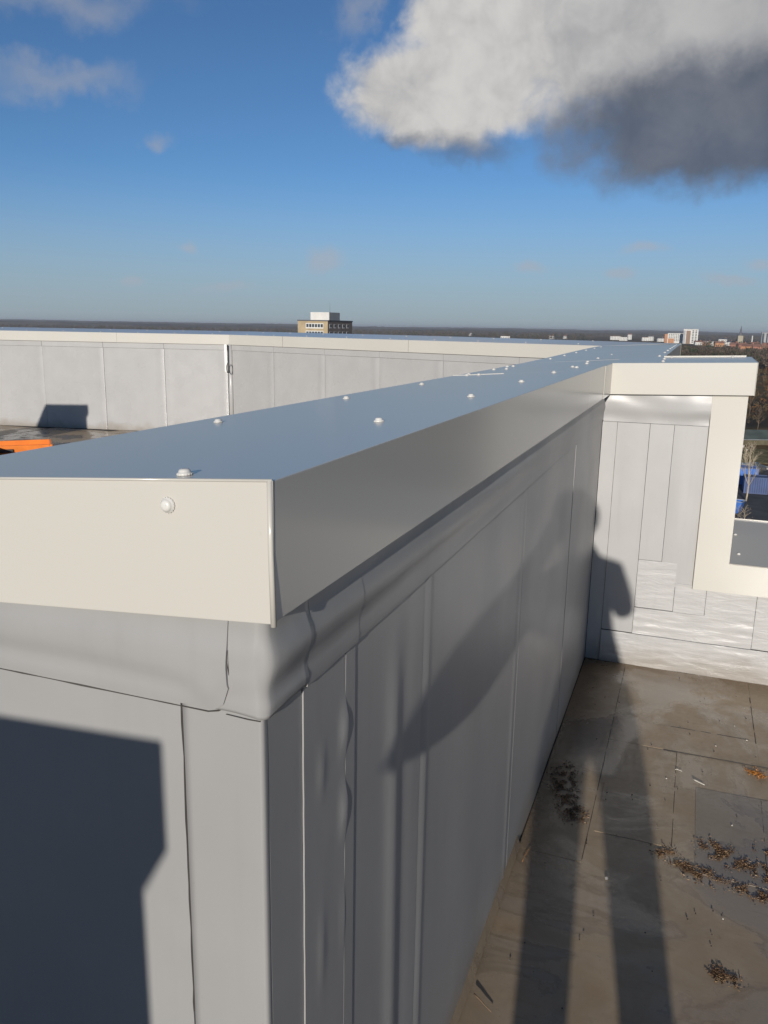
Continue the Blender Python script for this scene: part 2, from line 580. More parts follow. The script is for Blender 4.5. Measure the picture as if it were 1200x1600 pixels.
wallA(0.034, 0.1135, 0.0, ZU, 0.0, res=0.016)
wallA(0.115, 0.2365, 0.0, ZU, 0.0020, bub, res=0.008, eu1=bub_edge)
wallA(0.2375, 0.2685, 0.0, ZU, 0.0022, res=0.01)
wallA(0.2695, 0.572, 0.0, ZU, 0.0005, lambda y, z: 0.0045 * gs(y, 0.43 + 0.02 * (1.1 - z), 0.026) * sm((1.19 - z) * 6) - 0.0015 * gs(y, 0.49, 0.03), res=0.014)
wallA(0.5735, 1.4545, 0.0, ZU, 0.0, lambda y, z: 0.003 * gs(y, 0.60, 0.015) + 0.0015 * gs(y, 0.95, 0.12) + 0.0022 * gs(y, 1.412, 0.014), res=0.012)
wallA(1.457, 2.384, 0.0, ZU, 0.0, lambda y, z: 0.002 * gs(y, 1.9, 0.15), res=0.04)
wallA(2.3855, 3.05, 0.0, ZU, 0.0012, res=0.04)
wallA(3.052, YW, 0.0, ZU, 0.0, res=0.04)


def flapprof(z, w=0.0):
    return 0.0085 * sm((z - (1.224 + w)) / 0.034) * (1 - 0.85 * sm((z - 1.262) / 0.035)) + 0.002 * gs(z, 1.21, 0.008)


def flapA(y, z):
    return flapprof(z, 0.006 * nz(y * 3.0, 1.7)) * (0.85 + 0.2 * nz(y * 4, 7.7) + 0.25 * gs(y, 0.05, 0.12)) + 0.0006 * nz(y * 14, z * 9, 2.2)


for (a0, a1, o_) in ((0.1155, 0.2675, 0.0068), (0.268, 0.5635, 0.0062), (0.564, 1.508, 0.0056), (1.509, 2.40, 0.0051), (2.401, YW, 0.0047)):
    wallA(a0, a1, FZ, 1.345, o_, flapA, res=0.011 if a0 < 1 else 0.025, name='membrane_flap', jit=0.0016)

# near end of the wall (facing the camera)
UXm, NYm = (1, 0, 0), (0, -1, 0)


def wallF(x0, x1, z0, z1, off, disp=None, res=0.02, **kw):
    return sheet(A, (0, 0.022, 0), UXm, UZ, NYm, x0, x1, z0, z1, off, res, disp, **kw)


wallF(-0.49, -0.1292, 0.0, 1.235, 0.0008, res=0.02, jit=0.0014)


def flapF(x, z):
    return flapprof(z, 0.012 * nz(x * 5, 0.3) - 0.01) * (0.9 + 0.4 * nz(x * 4, 4.4)) + 0.004 * gs(x, -0.09, 0.02) * gs(z, 1.222, 0.012)


def flap_ev0(x):   # rounded lower corner of the flap
    t = (x + 0.094) / 0.030
    return 0.0 if t <= 0 else 0.030 * (1 - math.sqrt(max(0.0, 1 - min(t, 1.0) ** 2)))


wallF(-0.49, -0.0640, 1.1995, 1.345, 0.0048, flapF, res=0.0075, ev0=flap_ev0, name='membrane_flap', jit=0.0014)


def corner_piece(z0, z1, xl, yr, off, name, swell, rad=0.010, ev=None):
    """an L-shaped sheet folded round the corner of the wall, rad = fold radius"""
    mb = MB()
    path = []
    nx = 10
    for i in range(nx + 1):
        path.append((xl + (XW - rad - xl) * i / nx, 0.022, 0.0, -1.0))
    for i in range(1, 7):
        an = math.pi / 2 * i / 7
        path.append((XW - rad + rad * math.sin(an), 0.022 + rad - rad * math.cos(an), math.sin(an), -math.cos(an)))
    for i in range(nx + 1):
        path.append((XW, 0.022 + rad + (yr - 0.022 - rad) * i / nx, 1.0, 0.0))
    nv = 40
    np_ = len(path)
    for j in range(nv + 1):
        for i, (x, y, ax, ay) in enumerate(path):
            z = z0 + (z1 - z0) * j / nv
            if ev and j < 12:
                z += ev(i / (np_ - 1)) * (1 - j / 12)
            dd = off + swell(i / (np_ - 1), x, y, z)
            mb.v.append((x + ax * dd, y + ay * dd, z))
    for j in range(nv):
        for i in range(np_ - 1):
            a = j * np_ + i
            mb.f.append((a, a + 1, a + 1 + np_, a + np_))
            mb.mi.append(0)
    o = mb.build(name, MEMB, A, smooth=True)
    so = o.modifiers.new('thickness', 'SOLIDIFY')
    so.thickness = 0.004
    so.offset = -1
    return o


corner_piece(0.0, 1.235, -0.1276, 0.033, 0.0, 'membrane_sheet', lambda t, x, y, z: 0.0007 * nz(t * 2, z * 5, 1.0), 0.005)
def patch_swell(t, x, y, z):
    k = sm((t - 0.40) / 0.2)          # 0 on the end face, 1 on the terrace face
    a_ = 0.85 * flapF(x, z) + 0.0002
    b_ = flapA(y, z) + 0.0046
    return (a_ * (1 - k) + b_ * k) * (1 - 0.8 * gs(t, 0.46, 0.17)) + 0.0005 * nz(x * 40 + y * 40, z * 34, 5.0)


corner_piece(1.1985, 1.345, -0.110, 0.1145, 0.0028, 'membrane_corner_patch', patch_swell, 0.007, lambda t: 0.002 * math.sin(t * 9))


def seam_line(par, pts, r=0.0008):
    """dirt packed into a welded edge: a thin broken dark bead"""
    _seed[0] += 1
    mb = MB()
    run = []
    dense = []
    for a_, b_ in zip(pts[:-1], pts[1:]):
        a_, b_ = Vector(a_), Vector(b_)
        n = max(1, int((b_ - a_).length / 0.012))
        dense += [a_.lerp(b_, i / n) for i in range(n)]
    dense.append(Vector(pts[-1]))
    for i, p in enumerate(dense):
        w = nz(i * 0.37, _seed[0] * 3.1)
        if w < -0.42:
            if len(run) > 1:
                mb.tube([q[0] for q in run], [q[1] for q in run], 5)
            run = []
        else:
            run.append((p, r * (0.75 + 0.6 * w)))
    if len(run) > 1:
        mb.tube([q[0] for q in run], [q[1] for q in run], 5)
    return mb.build('seam_line', CORE, par)


yF = 0.022 - 0.0012
seam_line(A, [(-0.49, yF, 1.1940), (-0.30, yF, 1.1945), (-0.094, yF, 1.1945), (-0.080, yF - 0.001, 1.1985), (-0.068, yF - 0.002, 1.209), (-0.0618, yF - 0.003, 1.224)], 0.0009)
seam_line(A, [(-0.0634, 0.022 - 0.0045, 1.232), (-0.0634, 0.022 - 0.0105, 1.26), (-0.0634, 0.022 - 0.0105, 1.335)], 0.0005)
seam_line(A, [(-0.072, yF, 1.1955), (-0.045, yF, 1.1945), (-0.031, yF + 0.001, 1.1945)], 0.0009)
seam_line(A, [(XW + 0.001, 0.030, 1.1965), (XW + 0.001, 0.115, 1.1955)], 0.0007)
seam_line(A, [(XW + 0.0036, 0.116, 1.193), (XW + 0.0030, 0.268, 1.194), (XW + 0.0022, 0.57, 1.193), (XW + 0.0014, 0.9, 1.194)], 0.0007)
seam_line(A, [(-0.1284, yF + 0.001, 1.195), (-0.1284, yF + 0.001, 0.0)], 0.0008)

# silted seams of the terrace floor
seam_line(deck, [(0.38, 2.447, 0.001), (0.62, 2.449, 0.001), (1.0, 2.448, 0.001)], 0.0022)
seam_line(deck, [(0.172, 3.22, 0.0012), (0.172, 1.63, 0.0012)], 0.0011)
seam_line(deck, [(0.43, 2.44, 0.0008), (0.43, 1.81, 0.0008)], 0.0011)
seam_line(deck, [(0.724, 3.1, 0.001), (0.724, 2.64, 0.001)], 0.0016)
seam_line(deck, [(0.40, 2.66, 0.001), (0.70, 2.662, 0.001)], 0.0012)
seam_line(deck, [(0.715, 2.2, 0.0018), (0.705, 1.74, 0.0018)], 0.0014)


# copings --------------------------------------------------------------
def zA(x, y):
    gg = sm((y - 3.0) / 4.7)
    if x <= 0:
        return ZT + x / WA * (0.0385 * (1 - gg) + 0.006 * gg) + 0.006 * gg
    return ZT + 0.006 * gg + x * (0.073 + 0.05 * gg)


def profile_strip(mb, stations):
    """stations: list of closed loops of 3-D points, bridged and capped"""
    n0 = len(mb.v)
    k = len(stations[0])
    for st in stations:
        mb.v += [tuple(p) for p in st]
    for i in range(len(stations) - 1):
        for s in range(k):
            s2 = (s + 1) % k
            mb.f.append((n0 + i * k + s, n0 + i * k + s2, n0 + (i + 1) * k + s2, n0 + (i + 1) * k + s))
            mb.mi.append(0)
    mb.f.append(tuple(n0 + s for s in reversed(range(k))))
    mb.f.append(tuple(n0 + (len(stations) - 1) * k + s for s in range(k)))
    mb.mi += [0, 0]


T = 0.002


def loopA(y, xl, xr, fl=FH, fr=FH):
    zl, zr = zA(xl, y), zA(xr, y)
    o = [(xl, zl - fl), (xl, zl), (xr, zr), (xr, zr - fr), (xr - 0.012, zr - fr + 0.001), (xr - 0.012, zr - fr + 0.003), (xr - T, zr - fr + 0.003), (xr - T, zr - T),
         (xl + T, zl - T), (xl + T, zl - fl)]
    return [(x, y, z) for x, z in o]


def coping_A(y0, y1, xl=-WA, xr=0.0, n=1, **kw):
    mb = MB()
    profile_strip(mb, [loopA(y0 + (y1 - y0) * i / n, xl, xr, **kw) for i in range(n + 1)])
    o = mb.build('coping', CREAM, A, bevel=0.0022)
    bm = bmesh.new()
    bm.from_mesh(o.data)
    bmesh.ops.recalc_face_normals(bm, faces=bm.faces)
    bm.to_mesh(o.data)
    bm.free()
    return o


c1 = coping_A(0.0005, 2.449)
c2 = coping_A(2.452, 3.762, n=2)
c3 = coping_A(3.765, 6.30, xr=0.2, n=4)
c4 = coping_A(6.303, 7.86, xr=0.2, n=2)
# lapped joint plates under the butt joints, seen as a thin raised strap
for yj, par in ((2.4505, c1),):
    mb = MB()
    mb.prism([(-WA - 0.002, yj - 0.004), (-WA + 0.20, yj - 0.004), (-WA + 0.20, yj + 0.004), (-WA - 0.002, yj + 0.004)], lambda x, y: zA(x, y) - 0.001, lambda x, y: zA(x, y) + 0.0022)
    mb.build('joint_lap', CREAM, par)
# stop end at the near corner, with its rolled lip
mb = MB()
mb.box(-WA - 0.001, 0.0005, -0.0022, 0.0, 0, 1)
sv = []
for x, y, z in mb.v:
    top = zA(max(min(x, 0), -WA), 0)
    sv.append((x, y, top + 0.0008 if z > 0.5 else top - FH - 0.0015))
mb.v = sv
se = mb.build('stop_end', CREAM, A, bevel=0.0008)
mb = MB()
mb.tube([(-0.0026, -0.0022, ZT + 0.0006), (-0.0022, -0.0024, ZT - FH * 0.5), (-0.0004, -0.0024, ZT - FH - 0.0035)], [0.0028, 0.0029, 0.0030], 10)
mb.build('rolled_lip', CREAM, se, smooth=True)
mb = MB()
mb.tube([(-WA, -0.0022, zA(-WA, 0) + 0.0006), (0.0, -0.0022, ZT + 0.0006)], [0.0016, 0.0016], 8)
mb.build('top_fold', CREAM, se, smooth=True)
screw(se, (-0.117, -0.0022, 1.424), (0, -1, 0))
# corner strap where the coping turns towards the end parapet
mb = MB()
mb.box(0.0, 0.0022, 2.93, 3.2185, ZT - FH - 0.001, ZT - 0.002)
mb.build('corner_strap', CREAM, c2, bevel=0.0008)
nA = Vector((-0.073, 0, 1)).normalized()
for par, pts in ((c1, [(-0.119, 0.031), (-0.116, 0.575), (-0.11, 1.137), (-0.117, 1.74), (-0.118, 2.328), (-0.45, 0.621), (-0.446, 1.203), (-0.445, 1.80), (-0.46, 2.40), (-0.415, 2.405)]),
                 (c2, [(-0.128, 2.869), (-0.10, 2.79), (-0.118, 3.26), (-0.15, 3.55), (-0.48, 2.50), (-0.485, 2.95), (-0.43, 2.96), (-0.50, 3.296), (-0.475, 3.317), (-0.125, 2.37)]),
                 (c3, [(-0.16, 4.088), (-0.15, 4.749), (-0.11, 5.7), (-0.46, 4.3), (-0.46, 4.85), (-0.46, 5.4), (-0.46, 5.95), (0.17, 4.0), (0.17, 4.7), (0.17, 5.2), (0.17, 5.7), (0.17, 6.1)]),
                 (c4, [(-0.07, 6.6), (-0.03, 7.1), (-0.46, 6.5), (-0.46, 7.0), (0.17, 6.5), (0.17, 6.9), (0.17, 7.3), (-0.02, 7.5)])):
    for x, y in pts:
        screw(par, (x, y, zA(x, y) + 0.0002), nA, x * 7 + y * 3)

# ------------------------------------------------------------------ the end parapet with its opening
C = empty('parapet_wall', 'short pale parapet across the terrace end with cream frame round a low opening', 'parapet wall')
b = MB()
b.prism([(-0.02, YW + 0.006), (0.584, YW + 0.006), (0.584, 3.74), (-0.02, 3.74)], -0.3, 1.36)
b.prism([(0.584, YW + 0.006), (2.0, YW + 0.006), (2.0, 3.74), (0.584, 3.74)], -0.3, 0.545)
b.prism([(2.0, YW + 0.006), (3.4, YW + 0.006), (3.4, 3.74), (2.0, 3.74)], -0.3, 1.36)
b.build('wall_core', CORE, C)


def wallC(x0, x1, z0, z1, off, disp=None, res=0.03, **kw):
    return sheet(C, (0, YW, 0), UXm, UZ, NYm, x0, x1, z0, z1, off, res, disp, **kw)


g2 = 0.0018
wallC(XW + 0.002, 0.040, 0.0, 1.186, 0.0, material=MEMD)
wallC(0.040 + g2, 0.186, 0.165, 1.186, 0.003, lambda x, z: 0.003 * gs(x, 0.11, 0.02) * gs(z, 0.9, 0.3), material=MEMD)
wallC(0.186 + g2, 0.292, 0.538, 1.186, 0.0015, material=MEMD)
wallC(0.292 + g2, 0.46, 0.42, 1.186, 0.0, lambda x, z: 0.004 * gs(x, 0.34, 0.015) * gs(z, 0.8, 0.35), material=MEMD)


def crink(x, z):
    return 0.0028 * nz(x * 5, z * 42, 4.0) + 0.0016 * nz(x * 11, z * 80, 9.0)


wallC(0.186 + g2, 0.362, 0.300, 0.538 - g2, 0.003, lambda x, z: 0.4 * crink(x, z), res=0.008, material=MEMC)
wallC(0.362 + g2, 0.503, 0.298, 0.44, 0.005, lambda x, z: 0.4 * crink(x, z), res=0.008, material=MEMC)
wallC(0.503 + g2, 0.72, 0.288, 0.50, 0.003, lambda x, z: 0.35 * crink(x, z), res=0.008, material=MEMC)
wallC(0.186 + g2, 0.72, 0.163, 0.2965, 0.004, crink, res=0.008, material=MEMC, eu0=None)
wallC(0.72 + g2, 2.0, 0.165, 0.50, 0.002, lambda x, z: 0.4 * crink(x, z), res=0.02, material=MEMC)
wallC(0.040 + g2, 2.0, 0.0, 0.161, 0.0075, crink, res=0.009, material=MEMC)
wallC(2.0, 3.3, 0.0, 1.34, 0.001, res=0.1, material=MEMD)
wallC(XW + 0.004, 0.452, 1.188, 1.345, 0.004,
      lambda x, z: 0.016 * sm((z - 1.205) / 0.05) * (0.7 + 0.5 * nz(x * 4, 2.2)) + 0.006 * nz(x * 7, z * 16, 3.1) * sm((z - 1.19) / 0.03), res=0.012, name='membrane_flap', material=MEMD)

# flat cream trim round the opening
YJ = 3.2498
ZS = 0.566
ZJ = 0.426
mb = MB()                # one folded L-shaped plate: jamb and bottom rail
ell = [(0.440, ZJ), (2.0, ZJ), (2.0, ZS), (0.586, ZS), (0.586, 1.3425), (0.440, 1.3425)]
mb.v = [(x, YJ, z) for x, z in ell] + [(x, YJ + 0.003, z) for x, z in ell]
mb.f = [tuple(range(6)), tuple(range(11, 5, -1))] + [((q + 1) % 6, q, 6 + q, 6 + (q + 1) % 6) for q in range(6)]
mb.mi = [0] * 8
fr = mb.build('frame_plate', CREAM, C, bevel=0.0008)
mb = MB()
mb.box(0.583, 0.586, YJ + 0.0032, 3.80, ZS, 1.30)
mb.build('reveal', CREAM, fr)
mb = MB()
mb.box(2.0, 2.146, YJ, YJ + 0.003, ZJ, 1.3425)
mb.build('frame_jamb', CREAM, C, bevel=0.0008)
ZSB = 0.6035


def zsill(x, y):
    return ZS + (ZSB - ZS) * (y - YJ) / 0.83


mb = MB()
mb.prism([(0.5868, YJ + 0.0032), (1.998, YJ + 0.0032), (1.998, 4.08), (0.5868, 4.08)], lambda x, y: zsill(x, y) - 0.0025, lambda x, y: zsill(x, y) + 0.0005)
sill = mb.build('sill', CREAM, C, bevel=0.0008)
mb = MB()
mb.box(0.5868, 1.998, 4.0805, 4.083, ZSB - 0.14, ZSB + 0.006)
mb.build('sill_lip', CREAM, sill)
mb = MB()
mb.tube([(0.5868, YJ + 0.001, ZS + 0.001), (1.998, YJ + 0.001, ZS + 0.001)], [0.003, 0.003], 8)
mb.build('front_fold', CREAM, sill, smooth=True)
for x, y in ((0.632, 3.42), (0.628, 3.76), (1.1, 3.42), (1.1, 3.76), (1.6, 3.42)):
    screw(sill, (x, y, zsill(x, y) + 0.0006), (0, -0.05, 1))


def zC(x, y):
    return ZT + 0.033 * x + 0.010 * (y - 3.2215) / 0.53


def coping_C(x0, x1, fl=FH):
    mb = MB()
    st = []
    y0, y1 = 3.2205, 3.7635
    for x in (x0, x1):
        a, d = zC(x, y0), zC(x, y1)
        o = [(y0, a - fl), (y0, a), (y1, d), (y1, d - fl), (y1 - T, d - fl), (y1 - T, d - T), (y0 + T, a - T), (y0 + T, a - fl + 0.003), (y0 + 0.012, a - fl + 0.003), (y0 + 0.012, a - fl + 0.001)]
        st.append([(x, y, z) for y, z in o])
    profile_strip(mb, st)
    o = mb.build('coping', CREAM, C, bevel=0.0022)
    bm = bmesh.new()
    bm.from_mesh(o.data)
    bmesh.ops.recalc_face_normals(bm, faces=bm.faces)
    bm.to_mesh(o.data)
    bm.free()
    return o


cc = coping_C(0.0006, 0.606)
mb = MB()
v0 = []
mb.box(0.6065, 0.6085, 3.2195, 3.7645, 0, 1)
mb.v = [(x, y, zC(x, y) + 0.0006 if z > 0.5 else zC(x, y) - FH - 0.001) for x, y, z in mb.v]
mb.build('stop_end', CREAM, cc, bevel=0.0006)
mb = MB()
mb.prism([(0.202, 3.7637), (0.585, 3.7637), (0.585, 3.768), (0.202, 3.768)], lambda x, y: zC(x, y) - 0.03, lambda x, y: zC(x, y) + 0.0065)
mb.build('back_lip', CREAM, cc)
for x, y in ((0.215, 3.33), (0.212, 3.55), (0.24, 3.70), (0.52, 3.70)):
    screw(cc, (x, y, zC(x, y) + 0.0003), (0, 0, 1), x)
coping_C(1.98, 3.4)

# ------------------------------------------------------------------ the far parapet
B = empty('parapet_wall', 'far parapet with a bend across the open roof under cream coping', 'parapet wall')
P0, P1, P2 = Vector((-0.527, 7.65)), Vector((-6.02, 9.79)), Vector((-11.8, 8.75))


def leg(Pa, Pb, first):
    d = (Pb - Pa)
    L = d.length
    d.normalize()
    nin = Vector((-d.y, d.x))            # towards the roof / the camera
    if nin.y > 0:
        nin = -nin
    return d, nin, L


d1, n1, L1 = leg(P0, P1, True)
d2, n2, L2 = leg(P1, P2, False)
bis = -(n1 + n2).normalized()            # outwards at the bend
WB = 0.53


def out_pt(p, t, which):
    if which == 0:
        e = Vector((0.2, 7.96)) - P0
        return p + e * (t / WB)
    if which == 1:
        return p + bis * (t / max(0.2, -bis.dot(n1)))
    return p - n2 * t


ZI, ZO = 1.4575, 1.506
b = MB()
i0, i1, i2 = P0 - n1 * 0.06, P1 + bis * 0.06, P2 - n2 * 0.06
o0, o1, o2 = Vector((0.15, 7.88)), out_pt(P1, 0.49, 1), out_pt(P2, 0.49, 2)
b.prism([tuple(i0), tuple(i1), tuple(o1), tuple(o0)][::-1], -0.3, 1.36)
b.prism([tuple(i1), tuple(i2), tuple(o2), tuple(o1)][::-1], -0.3, 1.36)
b.build('wall_core', CORE, B)


def coping_B(pa, pb, wa, wb):
    mb = MB()
    st = []
    for p, w in ((pa, wa), (pb, wb)):
        q = out_pt(p, WB, w)
        e = (q - p).normalized()
        zo = ZO if w else 1.492
        ins = [(p, ZI - FH), (p, ZI), (q, zo), (q, zo - FH), (q - e * T, zo - FH), (q - e * T, zo - T), (p + e * T, ZI - T), (p + e * T, ZI - FH)]
        st.append([(s.x, s.y, z) for s, z in ins])
    profile_strip(mb, st)
    o = mb.build('coping', CREAM, B, bevel=0.003)
    bm = bmesh.new()
    bm.from_mesh(o.data)
    bmesh.ops.recalc_face_normals(bm, faces=bm.faces)
    bm.to_mesh(o.data)
    bm.free()
    return o


def lerp(a, b_, t):
    return a + (b_ - a) * t


cuts1 = [0.0, 0.42, 0.80, 1.0]
for i in range(3):
    pa, pb = lerp(P0, P1, cuts1[i] + (0.0004 if i else 0)), lerp(P0, P1, cuts1[i + 1] - (0.0004 if i < 2 else 0))
    wa = 0 if i == 0 else 3
    wb = 1 if i == 2 else 3
    _n = n1

    def out_pt(p, t, which, _n=n1):
        if which == 0:
            return p + (Vector((0.2, 7.96)) - P0) * (t / WB)
        if which == 1:
            return p + bis * (t / max(0.2, -bis.dot(n1)))
        return p - _n * t
    o = coping_B(pa, pb, wa, wb)
    ns = int((pb - pa).length / 0.58)
    for q in range(ns):
        p = lerp(pa, pb, (q + 0.5) / ns)
        for t in (0.10, 0.40):
            s = p - n1 * t
            if s.x < -0.56:
                screw(o, (s.x, s.y, ZI + (ZO - ZI) * t / WB + 0.0005), (0, 0, 1), q)
for i, (t0, t1) in enumerate(((0.0, 0.30), (0.3003, 0.72), (0.7203, 1.0))):
    pa, pb = lerp(P1, P2, t0), lerp(P1, P2, t1)

    def out_pt(p, t, which, _n=n2):
        if which == 1:
            return p + bis * (t / max(0.2, -bis.dot(n1)))
        return p - _n * t
    o = coping_B(pa, pb, 1 if i == 0 else 3, 3)
    ns = int((pb - pa).length / 0.58)
    for q in range(ns):
        p = lerp(pa, pb, (q + 0.5) / ns)
        for t in (0.10, 0.40):
            s = p - n2 * t
            screw(o, (s.x, s.y, ZI + (ZO - ZI) * t / WB + 0.0005), (0, 0, 1), q)

MEMF = mat('grey_membrane_far', membrane_mat((0.385, 0.377, 0.366), 0.28, 0.0, True))


def wallB(P, d, n, cuts, mirror):
    for i in range(len(cuts) - 1):
        O = P - n * 0.035
        sheet(B, (O.x, O.y, 0), (d.x, d.y, 0), UZ, (n.x, n.y, 0), cuts[i] + 0.002, cuts[i + 1] - 0.002, 0.0, 1.235, 0.002 * (i % 3), 0.04,
              lambda u, v, a=cuts[i], c_=cuts[i + 1]: 0.011 * gs(u, a + 0.06, 0.035) + 0.004 * gs(u, c_ - 0.05, 0.03), MEMF, 0.02)
        sheet(B, (O.x, O.y, 0), (d.x, d.y, 0), UZ, (n.x, n.y, 0), cuts[i] + 0.002, cuts[i + 1] - 0.002, 1.238, 1.345, 0.010, 0.05,
              lambda u, v: 0.005 * nz(u * 2, v * 9), MEMF, 0.02, name='membrane_flap')


wallB(P0, d1, n1, [0.01, 0.95, 1.97, 2.96, 3.92, 4.94, L1 - 0.03], False)
wallB(P1, d2, n2, [0.04, 1.03, 2.01, 3.02, 4.03, 5.03, L2 - 0.03], True)
# rounded welded strip in the inner corner of the bend
mb = MB()
cp = P1 + bis * 0.028
mb.tube([(cp.x, cp.y, 0.0), (cp.x, cp.y, 1.33)], [0.035, 0.035], 12)
mb.build('corner_strip', MEMF, B, smooth=True)

# ------------------------------------------------------------------ two more parapet ends, outside the picture, whose shadows fall into it
def stub(label, x0, x1, y0, y1, core_in=0.032, end='far'):
    e = empty('parapet_wall', label, 'parapet wall')
    mb = MB()
    mb.prism([(x0 + core_in, y0), (x1 - core_in, y0), (x1 - core_in, y1 - core_in), (x0 + core_in, y1 - core_in)], -0.3, 1.36)
    mb.build('wall_core', MEMB, e, bevel=0.006)
    zz = lambda x, y: ZT + (x - x1) / WA * 0.033
    mb = MB()
    mb.prism([(x0, y0), (x1, y0), (x1, y1), (x0, y1)], lambda x, y: zz(x, y) - FH, zz)
    o = mb.build('coping', CREAM, e, bevel=0.003)
    for s in range(int((y1 - y0) / 0.6)):
        for x in (x0 + 0.11, x1 - 0.11):
            y = y1 - 0.05 - s * 0.6
            screw(o, (x, y, zz(x, y) + 0.0003), (-0.06, 0, 1), s)
    return e


stub('grey parapet end with cream coping behind the viewpoint, across the gap from the near corner', 0.017 - WA, 0.017, -5.6, -1.345)
stub('short grey parapet with cream coping to the left, outside the picture', -8.42, -7.70, 1.6, 4.62)

# ------------------------------------------------------------------ land beyond the roof
GZ = -20.0


def ghead(px):
    """horizontal heading towards an image column at the skyline"""
    d = fwd * 1268.4 + rgt * (px - 600) - upv * (515 - 800)
    h = Vector((d.x, d.y))
    return h.normalized()


def gpos(px, dist):
    h = ghead(px)
    return Vector((CAM.x + h.x * dist, CAM.y + h.y * dist))


def land_mat(k):
    pos = k.n('ShaderNodeNewGeometry').outputs['Position']
    a = k.noise(pos, 0.006, 6, 0.6, 0.5)
    c2_ = k.noise(pos, 0.05, 6, 0.65)
    f = k.noise(pos, 0.7, 5, 0.7)
    c = k.mix(k.sstep(c2_, 0.4, 0.62), (0.155, 0.092, 0.038), (0.12, 0.095, 0.042))
    c = k.mix(k.sstep(a, 0.5, 0.58), c, (0.05, 0.04, 0.028))
    c = k.mix(k.sstep(f, 0.5, 0.7, 0, 0.6), c, (0.035, 0.028, 0.018))
    p = k.n('ShaderNodeBsdfPrincipled', None, Base__Color=c, Roughness=0.95)
    p.inputs['Specular IOR Level'].default_value = 0.1
    bn = k.n('ShaderNodeBump', None, Strength=0.8, Distance=1.5, Height=f)
    k.t.links.new(bn.outputs[0], p.inputs['Normal'])
    return p.outputs[0]


LAND = mat('heath_land', land_mat)
b = MB()
rings = [0, 60, 150, 300, 600, 1200, 2500, 5000, 9000, 20000]
seg = 64
b.v.append((0, 0, GZ))
for r in rings[1:]:
    for s in range(seg):
        an = 2 * math.pi * s / seg
        b.v.append((r * math.cos(an), r * math.sin(an), GZ))
for s in range(seg):
    b.f.append((0, 1 + s, 1 + (s + 1) % seg))
for i in range(len(rings) - 2):
    for s in range(seg):
        s2 = (s + 1) % seg
        b.f.append((1 + i * seg + s, 1 + (i + 1) * seg + s, 1 + (i + 1) * seg + s2, 1 + i * seg + s2))
tag(b.build('ground', LAND), kind='structure')

# low wooded hills on the skyline, three ridges one behind the other
HILL = simple('wooded_hill', (0.11, 0.084, 0.060), 0.95, 0.5, 0.004, 0.05)
for ridge, (dist, base, amp) in enumerate(((3600, 13, 6), (5200, 21, 8), (7500, 30, 12))):
    b = MB()
    n = 700
    rows = 6
    for i in range(n + 1):
        an = R(-95 + 170 * i / n)
        left = sm((-5 - math.degrees(an)) / 40)
        h = base + amp * nz(i * 0.035, ridge * 5.1) + 3.0 * nz(i * 0.19, ridge * 3.3) + 2.6 * nz(i * 0.9, 4.0 + ridge) + 1.6 * nz(i * 2.3, 8.0 + ridge) + left * 9
        for j in range(rows + 1):
            t = j / rows
            rr = dist + 900 * t
            b.v.append((math.sin(an) * rr, math.cos(an) * rr, GZ + h * math.sin(math.pi * min(t * 0.9, 1)) - 0.3))
    for i in range(n):
        for j in range(rows):
            a_ = i * (rows + 1) + j
            b.f.append((a_, a_ + rows + 1, a_ + rows + 2, a_ + 1))
    tag(b.build('hills', HILL, smooth=True), kind='structure')

# bare winter woodland: masses too far away to tell the trees apart
rnd = random.Random(5)
TWIG = simple('bare_twigs', (0.085, 0.066, 0.05), 0.9, 0.4, 0.02, 0.1)
TWIG2 = simple('bare_twigs_tan', (0.16, 0.115, 0.062), 0.9, 0.35, 0.05, 0.1)
RUST = simple('dead_bracken', (0.20, 0.10, 0.04), 0.9, 0.35, 0.05, 0.1)
EVER = simple('evergreen_leaf', (0.035, 0.045, 0.024), 0.85, 0.4, 0.05, 0.2)


def twiggy(mb, x, y, z, h, w, n, mi):
    for q in range(n):
        # random point in an egg-shaped crown, short upswept slivers
        u = rnd.uniform(-1, 1)
        an = rnd.uniform(0, 6.283)
        rr = math.sqrt(max(0, 1 - u * u)) * rnd.uniform(0.3, 1) ** 0.5
        p = Vector((x + w * rr * math.cos(an), y + w * rr * math.sin(an), z + h * (0.58 + 0.42 * u)))
        l = h * rnd.uniform(0.12, 0.26)
        d = Vector((math.cos(an) * 0.6 + rnd.uniform(-.4, .4), math.sin(an) * 0.6 + rnd.uniform(-.4, .4), 0.9)).normalized() * l
        s = Vector((rnd.uniform(-1, 1), rnd.uniform(-1, 1), rnd.uniform(-.5, .5))).normalized() * l * 0.33
        i0 = len(mb.v)
        mb.v += [tuple(p - s), tuple(p + s), tuple(p + d)]
        mb.f.append((i0, i0 + 1, i0 + 2))
        mb.mi.append(mi)


def wood(name, label, spots, n, hr, mix_=(0, 0, 0, 0, 2)):
    mb = MB()
    for p in spots:
        h = rnd.uniform(*hr)
        twiggy(mb, p.x, p.y, GZ, h, h * rnd.uniform(0.3, 0.5), n, rnd.choice(mix_))
    o = mb.build(name, [TWIG, TWIG2, EVER, RUST])
    return tag(o, label, 'woodland', kind='stuff')


